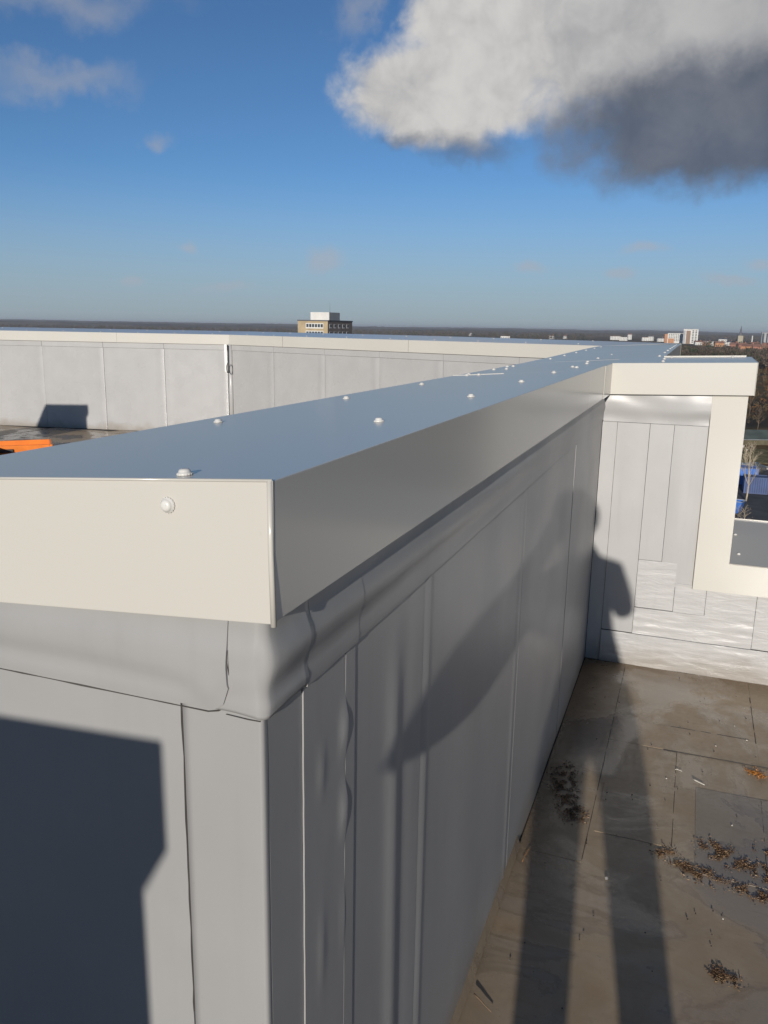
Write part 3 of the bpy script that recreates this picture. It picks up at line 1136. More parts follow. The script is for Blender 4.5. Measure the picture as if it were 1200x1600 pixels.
wood('woodland', 'dark bare winter wood below the town to the right', [gpos(rnd.uniform(1040, 1330), rnd.uniform(560, 860)) for _ in range(1300)], 60, (5, 9))
wood('woodland', 'far bare woods in a thin band along the skyline', [gpos(x_, (1500 if x_ < 930 else 2350) + 1900 * rnd.random() ** 0.8) for x_ in [rnd.uniform(-250, 1400) for _ in range(5200)]], 26, (7, 13))
wood('scrub', 'low brown scrub on the heath seen past the end parapet', [gpos(rnd.uniform(1120, 1330), rnd.uniform(215, 620)) for _ in range(800)], 34, (0.6, 2.2), (1, 1, 1, 0, 3))
wood('scattered_trees', 'bare trees between the distant red houses', [gpos(rnd.uniform(1095, 1300), rnd.uniform(1080, 1480)) for _ in range(110)], 40, (5, 9), (0, 0, 1, 2))

# ------------------------------------------------------------------ buildings far off
TAN = simple('tan_brick', (0.36, 0.28, 0.17), 0.85, 0.12, 0.3)
DKBR = simple('shaded_brick_and_post', (0.22, 0.17, 0.14), 0.85, 0.12, 0.3)  # tower brick with shade put into its colour; also on the stake posts
WHITE = simple('white_render', (0.58, 0.56, 0.52), 0.7, 0.08, 0.2)
GREYW = simple('grey_render', (0.33, 0.33, 0.33), 0.8, 0.1, 0.2)
RED = simple('red_brick', (0.30, 0.13, 0.085), 0.85, 0.2, 0.1)
TILE = simple('roof_tile', (0.20, 0.10, 0.07), 0.85, 0.25, 0.1)
SLATE = simple('slate', (0.09, 0.09, 0.10), 0.7, 0.2, 0.1)
GLASS = simple('window_glass', (0.04, 0.05, 0.06), 0.12, 0.2, 0.2)
ORANGEB = simple('orange_brick', (0.40, 0.19, 0.09), 0.85, 0.15, 0.1)


def place(o, p, rz, z=GZ):
    o.location = (p.x, p.y, z)
    o.rotation_euler = (0, 0, rz)


# tower block whose upper storeys rise over the far coping
tw = empty('tower_block', 'tan brick tower block with white window bands rising over the far coping', 'building')
pc = gpos(512, 338)
hd = ghead(512)
view_ang = math.atan2(-hd.y, -hd.x)          # direction from the tower to the camera
al = R(24)
# local axes: x runs along the lit face to the left, y back along the shaded face; the near corner is the origin
place(tw, pc, 0)
nl = Vector((math.cos(view_ang - al), math.sin(view_ang - al)))      # lit face normal
ang = math.atan2(nl.y, nl.x) + math.pi / 2
tw.rotation_euler = (0, 0, ang)
W1, D1, HT = 13.4, 26.0, 23.6


def bldbox(x0, x1, y0, y1, z0, z1, name, mm, par, bevel=0):
    mb = MB()
    mb.box(x0, x1, y0, y1, z0, z1)
    return mb.build(name, mm, par, bevel=bevel)


side = -1     # lit face runs towards -x in local space when seen from the camera
bldbox(-W1, 0, 0, D1, 0, HT, 'wall', TAN, tw)
bldbox(0.0, 0.06, 0.02, D1 - 0.02, 0, HT - 0.05, 'side_wall_shade', DKBR, tw)  # dark facing: the shade of this face is put into its colour
rf = bldbox(-W1 - 0.2, 0.25, -0.2, D1 + 0.2, HT, HT + 0.45, 'roof', SLATE, tw)
bldbox(-9.5, -1.2, 4, 15, HT + 0.45, HT + 3.6, 'plant_room', WHITE, tw)
bldbox(-1.19, -1.05, 4.1, 14.9, HT + 0.45, HT + 3.55, 'plant_room_side_shade', GREYW, tw)  # grey facing on the white plant room: its shaded side coloured darker
mb = MB()
mb.tube([(-3, 9, HT + 3.6), (-3, 9, HT + 7.6)], [0.06, 0.03], 5)
mb.build('mast', SLATE, tw)
for st in range(7):
    z = HT - 2.6 - st * 3.0
    f_ = bldbox(-9.8, -1.9, -0.08, 0.0, z - 0.35, z + 1.75, 'window_band', WHITE, tw)
    for q in range(6):
        bldbox(-9.5 + q * 1.28, -8.5 + q * 1.28, -0.11, -0.08, z + 0.15, z + 1.45, 'pane', GLASS, f_)
    for q in range(5):
        y = 1.6 + q * 4.5
        f_ = bldbox(0.06, 0.12, y, y + 2.4, z - 0.2, z + 1.5, 'window', WHITE, tw)
        bldbox(0.12, 0.15, y + 0.3, y + 2.1, z + 0.3, z + 1.35, 'pane', GLASS, f_)

# pale slab and taller tower on the right of the skyline
sl = empty('apartment_slab', 'long pale apartment slab with orange brick end on the skyline', 'building')
p = gpos(1058, 1760)
place(sl, p, math.atan2(ghead(1058).y, ghead(1058).x) - math.pi / 2)
k_ = 1760 / 1268.0
bldbox(-16 * k_, -12 * k_, 0, 14, 0, 17.5, 'end_wall', ORANGEB, sl)
bldbox(-12 * k_, 12 * k_, 0, 14, 0, 19, 'wall', WHITE, sl)
bldbox(-12.2 * k_, 12.2 * k_, -0.3, 14.3, 19.01, 19.6, 'roof', GREYW, sl)
bldbox(-11 * k_, -3 * k_, -0.6, 0, 0, 9, 'lower_front', ORANGEB, sl)
for q in range(9):
    for st in range(5):
        x = -14 + q * 3.4
        bldbox(x, x + 1.5, -0.12, 0, 4 + st * 3, 5.7 + st * 3, 'window', GLASS, sl)
tt = empty('tower_block', 'white tower block with a brown central strip beside the pale slab', 'building')
p = gpos(1080, 1700)
place(tt, p, math.atan2(ghead(1080).y, ghead(1080).x) - math.pi / 2)
k_ = 1700 / 1268.0
bldbox(-10 * k_, 10 * k_, 0, 18, 0, 27.2, 'wall', WHITE, tt)
bldbox(-6 * k_, -0.2 * k_, -0.4, 0, 0, 24.6, 'centre_strip', simple('brown_panel', (0.23, 0.15, 0.10), 0.8), tt)
bldbox(-10 * k_, -7 * k_, -0.3, 0, 0, 25, 'side_strip', GREYW, tt)
bldbox(-10.3 * k_, 10.3 * k_, -0.5, 18.5, 27.21, 28.0, 'roof', GREYW, tt)
for st in range(8):
    bldbox(2 * k_, 4.2 * k_, -0.15, 0, 2.5 + st * 3.0, 4.2 + st * 3.0, 'window', GLASS, tt)
    bldbox(6 * k_, 8.2 * k_, -0.15, 0, 2.5 + st * 3.0, 4.2 + st * 3.0, 'window', GLASS, tt)

# church with spire
ch = empty('church', 'distant church with a thin dark spire above the red roofs', 'church')
place(ch, gpos(1158, 1500), 0.1)
bldbox(-4, 4, -4, 4, 0, 17.5, 'tower', simple('church_stone', (0.34, 0.30, 0.22), 0.9), ch)
mb = MB()
mb.lathe([(3.6, 17.5), (1.6, 24), (0.1, 34)], 8)
mb.build('spire', SLATE, ch)
mb = MB()
mb.prism([(-5, 4), (5, 4), (5, 26), (-5, 26)], 0, 8)
mb.build('nave', RED, ch)
mb = MB()
mb.v = [(-5.4, 4, 8), (5.4, 4, 8), (5.4, 26.5, 8), (-5.4, 26.5, 8), (0, 4, 13.5), (0, 26.5, 13.5)]
mb.f = [(0, 1, 4), (1, 2, 5, 4), (2, 3, 5), (3, 0, 4, 5), (3, 2, 1, 0)]
mb.mi = [0] * 5
mb.build('roof', TILE, ch)
ck = empty('chimney', 'thin pale chimney stack over the distant red roofs', 'chimney')
place(ck, gpos(1177, 1420), 0)
mb = MB()
mb.lathe([(1.2, 0), (0.8, 17), (0.95, 17.1), (0.95, 18)], 10)
mb.build('stack', WHITE, ck)
bldbox(-1.6, 1.6, -1.6, 1.6, 0, 4, 'base', RED, ck)
dt = empty('tower_block', 'grey tower block cut by the right edge of the picture', 'building')
place(dt, gpos(1197, 1900), 0.05)
bldbox(-7, 7, 0, 12, 0, 23.5, 'wall', GREYW, dt)
bldbox(-6, -2, -0.2, 0, 1, 22, 'window_strip', GLASS, dt)
bldbox(2, 5, -0.2, 0, 1, 22, 'window_strip', GLASS, dt)
bldbox(-7.3, 7.3, -0.3, 12.3, 23.51, 24.2, 'roof', SLATE, dt)


def house(px, dist, w, d, h, rh, wm, rm, label, rz=0.0, group=None, wins=True):
    o = empty('house' if rh > 0 else 'warehouse', label, 'house' if rh > 0 else 'building', group)
    hh = ghead(px)
    place(o, gpos(px, dist), math.atan2(hh.y, hh.x) - math.pi / 2 + rz)
    bldbox(-w / 2, w / 2, 0, d, 0, h, 'wall', wm, o)
    mb = MB()
    if rh > 0:
        e = 0.4
        mb.v = [(-w / 2 - e, -e, h), (w / 2 + e, -e, h), (w / 2 + e, d + e, h), (-w / 2 - e, d + e, h), (-w / 2 - e, d / 2, h + rh), (w / 2 + e, d / 2, h + rh)]
        mb.f = [(0, 1, 5, 4), (2, 3, 4, 5), (1, 2, 5), (3, 0, 4), (3, 2, 1, 0)]
        mb.mi = [0] * 5
    else:
        mb.box(-w / 2 - 0.3, w / 2 + 0.3, -0.3, d + 0.3, h, h + 0.6)
    r_ = mb.build('roof', rm, o)
    if rh > 0:
        bldbox(w * 0.3, w * 0.3 + 1.0, d / 2 - 0.5, d / 2 + 0.5, h + rh - 0.6, h + rh + 1.4, 'chimney', RED, r_)
    if wins:
        nwin = max(2, int(w / 3.5))
        for st in range(max(1, int(h / 3))):
            for q in range(nwin):
                x = -w / 2 + (q + 0.5) * w / nwin
                bldbox(x - 0.6, x + 0.6, -0.1, 0, 1 + st * 2.9, 2.4 + st * 2.9, 'window', GLASS, o)
    return o


redrow = [(1106, 1500, 12, 5, 'leftmost of the distant red brick houses, right of the white tower'), (1127, 1420, 14, 5.5, 'second distant red brick house from the white tower'),
          (1149, 1330, 11, 5, 'distant red brick house left below the church spire'), (1164, 1260, 13, 5.5, 'distant red brick house just right of the church spire'),
          (1172, 1170, 16, 5, 'wide red brick house below the thin chimney'), (1183, 1360, 14, 6, 'red brick house behind, right of the thin chimney'),
          (1191, 1130, 17, 5.5, 'nearest of the distant red brick houses at the right edge'), (1201, 1280, 14, 6, 'red brick house cut by the right edge of the picture')]
for px, dist, w, h, lab in redrow:
    house(px, dist, w, 8, h, 3.0, RED if w % 2 else ORANGEB, TILE, lab, rnd.uniform(-0.5, 0.5), 'distant red brick houses')
whites = [(1094, 1560, 12, 5, 'small white building just right of the white tower'), (1119, 1500, 30, 7, 'long pale flat building among the distant red roofs'), (1131, 1650, 14, 10, 'tall white building behind the long pale one'),
          (1141, 1560, 9, 6, 'small white cube left of the church'), (963, 2150, 26, 9, 'leftmost white building of the far town behind the coping'), (975, 2000, 18, 8, 'wide white shed on the far town edge'),
          (985, 2300, 10, 13, 'narrow taller white building of the far town'), (1010, 2050, 16, 8, 'low white building midway along the far town'), (1018, 2100, 12, 10, 'white building with taller front beside the coping end'),
          (1034, 1950, 14, 7, 'small white building left of the pale slab'), (790, 1750, 19, 7.5, 'lone white farmhouse in the dark woods behind the coping'), (862, 2050, 11, 8, 'small white house left of the far town'),
          (884, 2200, 9, 7, 'tiny white house between the far town and the lone one'), (735, 2600, 8, 8, 'tiny pale house in the woods left of the lone farmhouse')]
for px, dist, w, h, lab in whites:
    house(px, dist, w, 10, h, 2.5 if w < 15 else 0, WHITE, SLATE if rnd.random() < 0.6 else TILE, lab, rnd.uniform(-0.3, 0.3), 'distant white buildings')

# ------------------------------------------------------------------ the yard seen through the opening
ASPH = simple('asphalt', (0.05, 0.05, 0.052), 0.9, 0.3, 0.4)
KERB = simple('pale_kerb', (0.42, 0.39, 0.33), 0.9, 0.15, 1.0)
b = MB()
b.prism([(-10, 92), (60, 96), (62, 146), (-12, 142)], GZ + 0.02, GZ + 0.06)
tag(b.build('road', ASPH), kind='structure')
b = MB()
b.prism([(-12, 142.3), (62, 146.3), (62, 148.6), (-12, 144.6)], GZ + 0.02, GZ + 0.22)
tag(b.build('pavement', KERB), kind='structure')
BLUE = simple('blue_paint', (0.035, 0.13, 0.42), 0.45, 0.2, 0.5)
BLUED = simple('blue_paint_dark', (0.025, 0.05, 0.14), 0.5, 0.2, 0.5)
STEEL = simple('grey_steel', (0.35, 0.36, 0.37), 0.5, 0.2, 0.8)


def container(px, dist, L, W, H, rz, label, mm):
    o = empty('shipping_container', label, 'container')
    hh = ghead(px)
    place(o, gpos(px, dist), math.atan2(hh.y, hh.x) - math.pi / 2 + rz, GZ + 0.06)
    mb = MB()           # corrugated shell
    n = int(L / 0.14)
    prof = []
    for i in range(n + 1):
        x = -L / 2 + L * i / n
        prof.append((x, 0.035 if (i // 2) % 2 else 0.0))
    for s, yy in ((1, 0.0), (-1, W)):
        for i in range(n):
            (xa, da), (xb, db) = prof[i], prof[i + 1]
            mb.quad((xa, yy + s * da, 0.12), (xb, yy + s * db, 0.12), (xb, yy + s * db, H - 0.1), (xa, yy + s * da, H - 0.1))
    mb.quad((-L / 2, 0.02, H - 0.06), (L / 2, 0.02, H - 0.06), (L / 2, W - 0.02, H - 0.06), (-L / 2, W - 0.02, H - 0.06))
    mb.quad((-L / 2, 0.0, 0.12), (-L / 2, W, 0.12), (-L / 2, W, H - 0.1), (-L / 2, 0, H - 0.1))
    mb.quad((L / 2, 0.0, 0.12), (L / 2, W, 0.12), (L / 2, W, H - 0.1), (L / 2, 0, H - 0.1))
    mb.build('shell', mm, o)
    for z0, z1 in ((0, 0.14), (H - 0.12, H)):
        for yy in (-0.03, W - 0.05):
            bldbox(-L / 2 - 0.02, L / 2 + 0.02, yy, yy + 0.08, z0, z1, 'rail', BLUED, o)
    for x in (-L / 2 - 0.04, L / 2 - 0.06):
        for yy in (-0.05, W - 0.07):
            bldbox(x, x + 0.1, yy, yy + 0.12, 0.0, H + 0.01, 'corner_post', BLUED, o)
    return o


container(1172, 127, 6.6, 2.4, 2.6, 0.12, 'bright blue corrugated container in the yard below the opening', BLUE)
container(1211, 121, 3.0, 2.4, 2.3, 0.12, 'dark blue container cut by the right edge of the picture', BLUED)
sk = empty('skip', 'open dark blue skip with a pale rim below the containers', 'skip')
hh = ghead(1172)
place(sk, gpos(1172, 106), math.atan2(hh.y, hh.x) - math.pi / 2 - 0.25, GZ + 0.06)
mb = MB()
for (xa, ya, xb, yb) in ((-1.3, 0, 1.3, 0), (1.3, 0, 1.3, 1.7), (1.3, 1.7, -1.3, 1.7), (-1.3, 1.7, -1.3, 0)):
    ix = lambda x: x * 0.72
    mb.quad((ix(xa), ya * 0.9 + 0.08, 0.1), (ix(xb), yb * 0.9 + 0.08, 0.1), (xb, yb, 1.5), (xa, ya, 1.5))
mb.quad((-0.9, 0.1, 0.12), (0.9, 0.1, 0.12), (0.9, 1.6, 0.12), (-0.9, 1.6, 0.12))
shell = mb.build('shell', BLUE, sk)
so = shell.modifiers.new('thickness', 'SOLIDIFY')
so.thickness = 0.05
for (x0, x1, y0, y1) in ((-1.36, 1.36, -0.06, 0.04), (-1.36, 1.36, 1.66, 1.76), (-1.36, -1.26, 0.04, 1.66), (1.26, 1.36, 0.04, 1.66)):
    bldbox(x0, x1, y0, y1, 1.5, 1.57, 'rim', STEEL, sk)
bn_ = empty('barn', 'low barn with a dark grey green gabled roof beyond the yard', 'barn')
hh = ghead(1190)
bn_.scale = (1, 1, 0.6)
place(bn_, gpos(1196, 176), math.atan2(hh.y, hh.x) - math.pi / 2 + 0.5, GZ)
bldbox(-4.2, 9, 0, 7, 0, 1.89, 'wall', simple('weathered_boards', (0.10, 0.085, 0.05), 0.9, 0.3, 1.0), bn_)
mb = MB()
mb.v = [(-4.8, -0.5, 1.9), (9.6, -0.5, 1.9), (9.6, 7.5, 1.9), (-4.8, 7.5, 1.9), (-4.8, 3.5, 4.4), (9.6, 3.5, 4.4)]
mb.f = [(0, 1, 5, 4), (2, 3, 4, 5), (1, 2, 5), (3, 0, 4), (3, 2, 1, 0)]
mb.mi = [0] * 5
mb.build('roof', simple('mossy_roof', (0.07, 0.085, 0.075), 0.8, 0.2, 0.5), bn_)
bldbox(-4.9, 9.7, -0.62, -0.5, 1.8, 1.92, 'gutter', STEEL, bn_)
# grass strip with pale stakes
b = MB()
b.prism([(-12, 149), (62, 153), (64, 172), (-12, 168)], GZ + 0.01, GZ + 0.05)
tag(b.build('grass', simple('rough_grass', (0.17, 0.145, 0.07), 0.95, 0.5, 0.8, 0.1, bump=0.6, bscale=2.0), None), 'rough grass strip beyond the pavement', 'grass', kind='stuff')
for i, (px, dist, lab) in enumerate(((1166, 163, 'leftmost pale stake on the rough grass'), (1173, 158, 'second pale stake on the rough grass from the frame'), (1182, 165, 'pale stake in the middle of the rough grass'), (1188, 160, 'pale stake left of the bare birch'), (1196, 166, 'rightmost pale stake on the rough grass'))):
    o = empty('stake', lab, 'stake', 'pale stakes on the grass')
    place(o, gpos(px, dist), 0.3 * i, GZ + 0.05)
    bldbox(-0.05, 0.05, -0.05, 0.05, 0, 1.1, 'post', DKBR, o)
    bldbox(-0.22, 0.22, -0.08, -0.05, 0.75, 1.15, 'board', WHITE, o)


def car(px, dist, rz, label, col):
    o = empty('parked_car', label, 'car')
    hh = ghead(px)
    place(o, gpos(px, dist), math.atan2(hh.y, hh.x) - math.pi / 2 + rz, GZ + 0.06)
    mb = MB()
    prof = [(-2.1, 0.35), (-2.1, 0.75), (-1.9, 0.9), (-1.0, 0.98), (-0.45, 1.42), (0.9, 1.46), (1.6, 1.0), (2.05, 0.95), (2.1, 0.35)]
    profile_strip(mb, [[(x, y, z) for x, z in prof] for y in (-0.85, 0.85)])
    body = mb.build('body', col, o, bevel=0.06)
    mb = MB()
    mb.prism([(-0.85, -0.87), (1.35, -0.87), (1.35, -0.855), (-0.85, -0.855)], 1.02, 1.36)
    mb.build('side_window', GLASS, o)
    for x in (-1.35, 1.3):
        for y in (-0.8, 0.8):
            mb = MB()
            mb.lathe([(0.05, -0.1), (0.32, -0.1), (0.32, 0.1), (0.05, 0.1)], 14, Matrix.Translation((x, y, 0.32)) @ Matrix.Rotation(math.pi / 2, 4, 'X'))
            mb.build('wheel', simple('tyre', (0.02, 0.02, 0.02), 0.9), o)
    return o


car(1163, 139, 0.1, 'white car parked on the far side of the yard', simple('white_car_paint', (0.6, 0.6, 0.6), 0.25, 0.03))
car(1186, 146 - 6.5, -0.1, 'silver car parked beyond the containers', simple('silver_car_paint', (0.4, 0.41, 0.42), 0.25, 0.03))
car(1200, 141.0, 0.15, 'dark car parked at the right edge beyond the birch', simple('dark_car_paint', (0.03, 0.03, 0.035), 0.25, 0.03))


def bare_tree(px, dist, h, label, mm, seed, spread=0.35, name='birch_tree', levels=4, n1_=9, group=None):
    rr = random.Random(seed)
    o = empty(name, label, 'tree' if h > 3 else 'shrub', group)
    place(o, gpos(px, dist), 0, GZ)
    tr = MB()
    pts = [(0.12 * h * 0.1 * math.sin(i), 0.05 * i, h * i / 6 * 0.85) for i in range(7)]
    tr.tube(pts, [h * 0.014 * (1 - i / 7.5) for i in range(7)], 6)
    tr.build('trunk', mm, o, smooth=True)
    cr = MB()

    def br(p, d, l, r, lev):
        q = p + d * l
        mid_ = p + d * l * 0.5 + Vector((rr.uniform(-1, 1), rr.uniform(-1, 1), 0.3)) * l * 0.06
        cr.tube([p, mid_, q], [r, r * 0.75, r * 0.45], 4, False)
        if lev <= 0:
            return
        for s in range(rr.choice((3, 3, 4))):
            t = rr.uniform(0.35, 1.0)
            nd = (d + Vector((rr.uniform(-1, 1), rr.uniform(-1, 1), rr.uniform(-0.2, 0.7))) * 0.75).normalized()
            br(p + d * l * t, nd, l * rr.uniform(0.45, 0.7), r * 0.5, lev - 1)
    for s in range(n1_):
        t = 0.25 + 0.7 * s / n1_
        an = s * 2.4 + rr.uniform(-.3, .3)
        base = Vector((pts[0][0], 0.05 * 6 * t, h * 0.85 * t))
        d = Vector((math.cos(an) * spread * 2, math.sin(an) * spread * 2, 1.0)).normalized()
        br(base, d, h * 0.26 * (1.15 - t * 0.6), h * 0.005, levels - 1)
    cr.build('crown', mm, o)
    return o


PALE = simple('pale_bark', (0.40, 0.33, 0.23), 0.85, 0.25, 1.0)
BARK = simple('brown_bark', (0.15, 0.10, 0.06), 0.9, 0.3, 1.0)
bare_tree(1197, 115, 8.5, 'pale bare birch standing by the containers at the right edge', PALE, 3, 0.22)
bare_tree(1189, 132, 6.0, 'thinner bare birch behind the pale one beyond the containers', PALE, 8, 0.25)
bare_tree(1186, 240, 7.0, 'lone bare sapling above the barn roof', BARK, 11, 0.3)
bare_tree(1202, 205, 6.0, 'bare brown tree at the right edge above the barn', BARK, 12, 0.4)
bare_tree(1187, 100, 2.6, 'tan bare shrub in front of the skip on its right', PALE, 21, 0.7, 'shrub', 3, 12, 'bare shrubs by the skip')
bare_tree(1178, 98.5, 1.8, 'small tan bare shrub in front of the skip', BARK, 22, 0.8, 'shrub', 3, 12, 'bare shrubs by the skip')
bare_tree(1198, 99, 2.8, 'bare tan shrub at the right edge in front of the skip', PALE, 23, 0.7, 'shrub', 3, 12, 'bare shrubs by the skip')
for i, (px, dist, lab) in enumerate(((1166, 99, 'heap of pale rubble left in front of the skip'), (1184, 97.5, 'heap of broken timber right in front of the skip'))):
    o = empty('rubble_heap', lab, 'rubble')
    place(o, gpos(px, dist), 0, GZ + 0.05)
    for q in range(26):
        mb = MB()
        s = rnd.uniform(0.12, 0.38)
        a_, r_ = rnd.uniform(0, 6.28), abs(rnd.gauss(0, 0.8))
        M_ = Matrix.Translation((r_ * math.cos(a_), r_ * math.sin(a_), max(0.05, 0.7 - 0.45 * r_) * rnd.random() + 0.1)) @ Matrix.Rotation(rnd.uniform(0, 3), 4, Vector((rnd.random(), rnd.random(), rnd.random())).normalized())
        if i == 0:
            mb.box(-s, s, -s * 0.7, s * 0.7, -s * 0.5, s * 0.5, M_)
        else:
            mb.box(-s * 3, s * 3, -s * 0.25, s * 0.25, -0.03, 0.03, M_)
        mb.build('stone' if i == 0 else 'plank', rnd.choice((KERB, STEEL, TAN)), o)

# ------------------------------------------------------------------ on the main roof, behind the long coping
st_ = empty('highlight_and_ring', 'white strip painted as a sun highlight, with a dark ring, in the bend of the far parapet', 'highlight_strip')
cp = P1 - bis * 0.085
mb = MB()
mb.box(-0.022, 0.022, -0.006, 0.006, 0.93, 1.322, Matrix.Translation((cp.x, cp.y, 0)) @ Matrix.Rotation(-0.2, 4, 'Z'))
mb.build('highlight_strip', simple('highlight_white', (0.8, 0.79, 0.76), 0.6, 0.05), st_, bevel=0.004)  # white strip stands in for the sun's highlight on the rounded membrane corner
mb = MB()
ring = []
for i in range(17):
    an = 2 * math.pi * i / 16
    ring.append((cp.x + 0.045 + 0.022 * math.sin(an), cp.y - 0.02, 0.985 + 0.068 * math.cos(an)))
mb.tube(ring, [0.007] * 17, 6, False)
mb.build('ring', simple('dark_steel', (0.05, 0.05, 0.05), 0.4), st_, smooth=True)

ORANGE = simple('orange_plastic', (0.75, 0.20, 0.025), 0.45, 0.1, 6.0)
PINK = simple('pale_pink_board', (0.62, 0.40, 0.38), 0.7, 0.08, 3.0)
og = empty('orange_tray', 'bright orange plastic tray lying on the roof beyond the coping at the left edge', 'tray')
og.location = (-7.53, 6.83, -0.07)
og.rotation_euler = (0, 0, R(44))
mb = MB()
mb.prism([(-0.62, -0.05), (0.62, -0.05), (0.62, 0.40), (-0.62, 0.40)], 0.10, 0.13)
mb.build('base', ORANGE, og, bevel=0.008)
for (x0, x1, y0, y1, nm) in ((-0.62, 0.62, -0.08, -0.05, 'rim'), (-0.62, 0.62, 0.40, 0.43, 'rim'), (-0.65, -0.62, -0.08, 0.43, 'rim'), (0.62, 0.65, -0.08, 0.43, 'rim')):
    bldbox(x0, x1, y0, y1, 0.085, 0.19, nm, ORANGE, og, 0.006)
bldbox(-0.2, 0.2, -0.10, -0.081, 0.11, 0.15, 'handle', CORE, og, 0.004)
pk = tag(bldbox(-0.5, 0.5, -0.35, 0.25, 0.002, 0.11, 'insulation_board', PINK, None, 0.006), 'pale pink board under the orange tray at the left edge', 'board')
pk.location = (-7.62, 6.26, 0)
pk.rotation_euler = (0, 0, R(44))

# ------------------------------------------------------------------ litter on the wet terrace floor
MOSS = simple('dead_moss', (0.12, 0.066, 0.034), 0.55, 0.5, 60.0, 0.6)
MOSS2 = simple('dead_moss_pale', (0.27, 0.17, 0.09), 0.5, 0.4, 60.0, 0.6)
LEAFO = simple('wet_orange_leaf', (0.42, 0.17, 0.03), 0.3, 0.3, 40.0, 0.6)


def clump(path, width, n, label, seed, name='moss_clump', mats=None, hmax=0.0022):
    rr = random.Random(seed)
    mb = MB()
    L = len(path) - 1
    q = 0
    while q < n:
        t = rr.random() * L
        i = min(int(t), L - 1)
        f_ = t - i
        x = path[i][0] * (1 - f_) + path[i + 1][0] * f_ + rr.gauss(0, width * 0.75)
        y = path[i][1] * (1 - f_) + path[i + 1][1] * f_ + rr.gauss(0, width * 0.75)
        if nz(x * 34, y * 34, seed * 2.7) < rr.uniform(-0.25, 0.25):        # patchy, with gaps
            continue
        q += 1
        s = rr.uniform(0.0009, 0.0034)
        M_ = Matrix.Translation((x, y, 0.0032 + rr.random() ** 2 * hmax)) @ Matrix.Rotation(rr.uniform(0, 6.28), 4, 'Z') @ Matrix.Rotation(rr.uniform(-0.9, 0.9), 4, 'X') @ Matrix.Rotation(rr.uniform(-0.5, 0.5), 4, 'Y')
        # a curled little flake
        i0 = len(mb.v)
        for p_ in ((-s * 1.5, 0, 0), (-s * 0.4, -s * 0.55, s * 0.25), (s * 0.7, -s * 0.4, s * 0.35), (s * 1.5, 0, 0.0), (s * 0.6, s * 0.5, s * 0.3), (-s * 0.5, s * 0.5, s * 0.2), (0.1 * s, 0, -s * 0.35)):
            mb.v.append(tuple(M_ @ Vector(p_)))
        mi = 0 if rr.random() < 0.62 else 1
        for a_ in range(6):
            mb.f.append((i0 + a_, i0 + (a_ + 1) % 6, i0 + 6))
            mb.mi.append(mi)
    return tag(mb.build(name, mats or [MOSS, MOSS2]), label, 'moss', kind='stuff')


clump([(0.047, 2.165), (0.055, 2.05), (0.075, 1.95)], 0.030, 900, 'long clump of dark dead moss in the shadow by the long parapet', 1)
clump([(0.085, 1.92), (0.125, 1.84)], 0.028, 560, 'brown moss clump at the foot of the shadow beside the long parapet', 2)
clump([(0.395, 1.765), (0.43, 1.76)], 0.02, 260, 'small brown moss clump on the floor seam, left of the larger ones', 3)
clump([(0.45, 1.735), (0.50, 1.70), (0.56, 1.675)], 0.026, 800, 'wedge of brown moss left on the wet floor', 4)
clump([(0.545, 1.865), (0.58, 1.82), (0.62, 1.79)], 0.030, 900, 'largest brown moss clump on the dark patch of floor', 5)
clump([(0.64, 1.80), (0.70, 1.77), (0.74, 1.76)], 0.028, 620, 'brown moss strip at the right edge of the picture', 6)
clump([(0.60, 1.68), (0.66, 1.665), (0.71, 1.65)], 0.020, 460, 'thin brown moss trail below the strip at the right edge', 7)
clump([(0.70, 1.90), (0.73, 1.87)], 0.018, 240, 'little moss clump at the right edge above the strip', 8)
clump([(0.545, 1.30), (0.575, 1.285), (0.60, 1.275)], 0.016, 380, 'lone flat brown moss scrap on the floor at the bottom right', 9)
clump([(0.69, 2.40), (0.74, 2.375)], 0.016, 300, 'wet orange leaf scrap at the right edge of the picture', 10, 'wet_leaf', [LEAFO, LEAFO], 0.006)['category'] = 'leaf'


def twig(name, a_, b_, r_, mm, label):
    mb = MB()
    a_, b_ = Vector(a_), Vector(b_)
    pts = [a_.lerp(b_, i / 5) + Vector((nz(i * 1.7, r_ * 900), nz(i * 2.1, 3 + r_ * 900), 0)) * (b_ - a_).length * 0.035 for i in range(6)]
    mb.tube(pts, [r_ * (1 - 0.1 * i) for i in range(6)], 6)
    return tag(mb.build(name, mm, None, True), label, 'twig')


WTW = simple('bleached_twig', (0.55, 0.52, 0.46), 0.7, 0.1, 80.0)
twig('twig', (-0.004, 0.99, 0.012), (0.048, 0.955, 0.009), 0.0022, BARK, 'thin dark twig on the floor at the bottom by the long parapet')
twig('twig', (0.492, 2.245, 0.008), (0.53, 2.222, 0.008), 0.0028, WTW, 'short bleached white twig on the sunlit floor')
twig('twig', (0.43, 2.30, 0.007), (0.452, 2.292, 0.007), 0.0016, WTW, 'tiny pale twig left of the white one')
twig('twig', (0.012, 1.62, 0.009), (0.004, 1.54, 0.011), 0.0015, LEAFO, 'thin orange stalk lying at the foot of the long parapet')
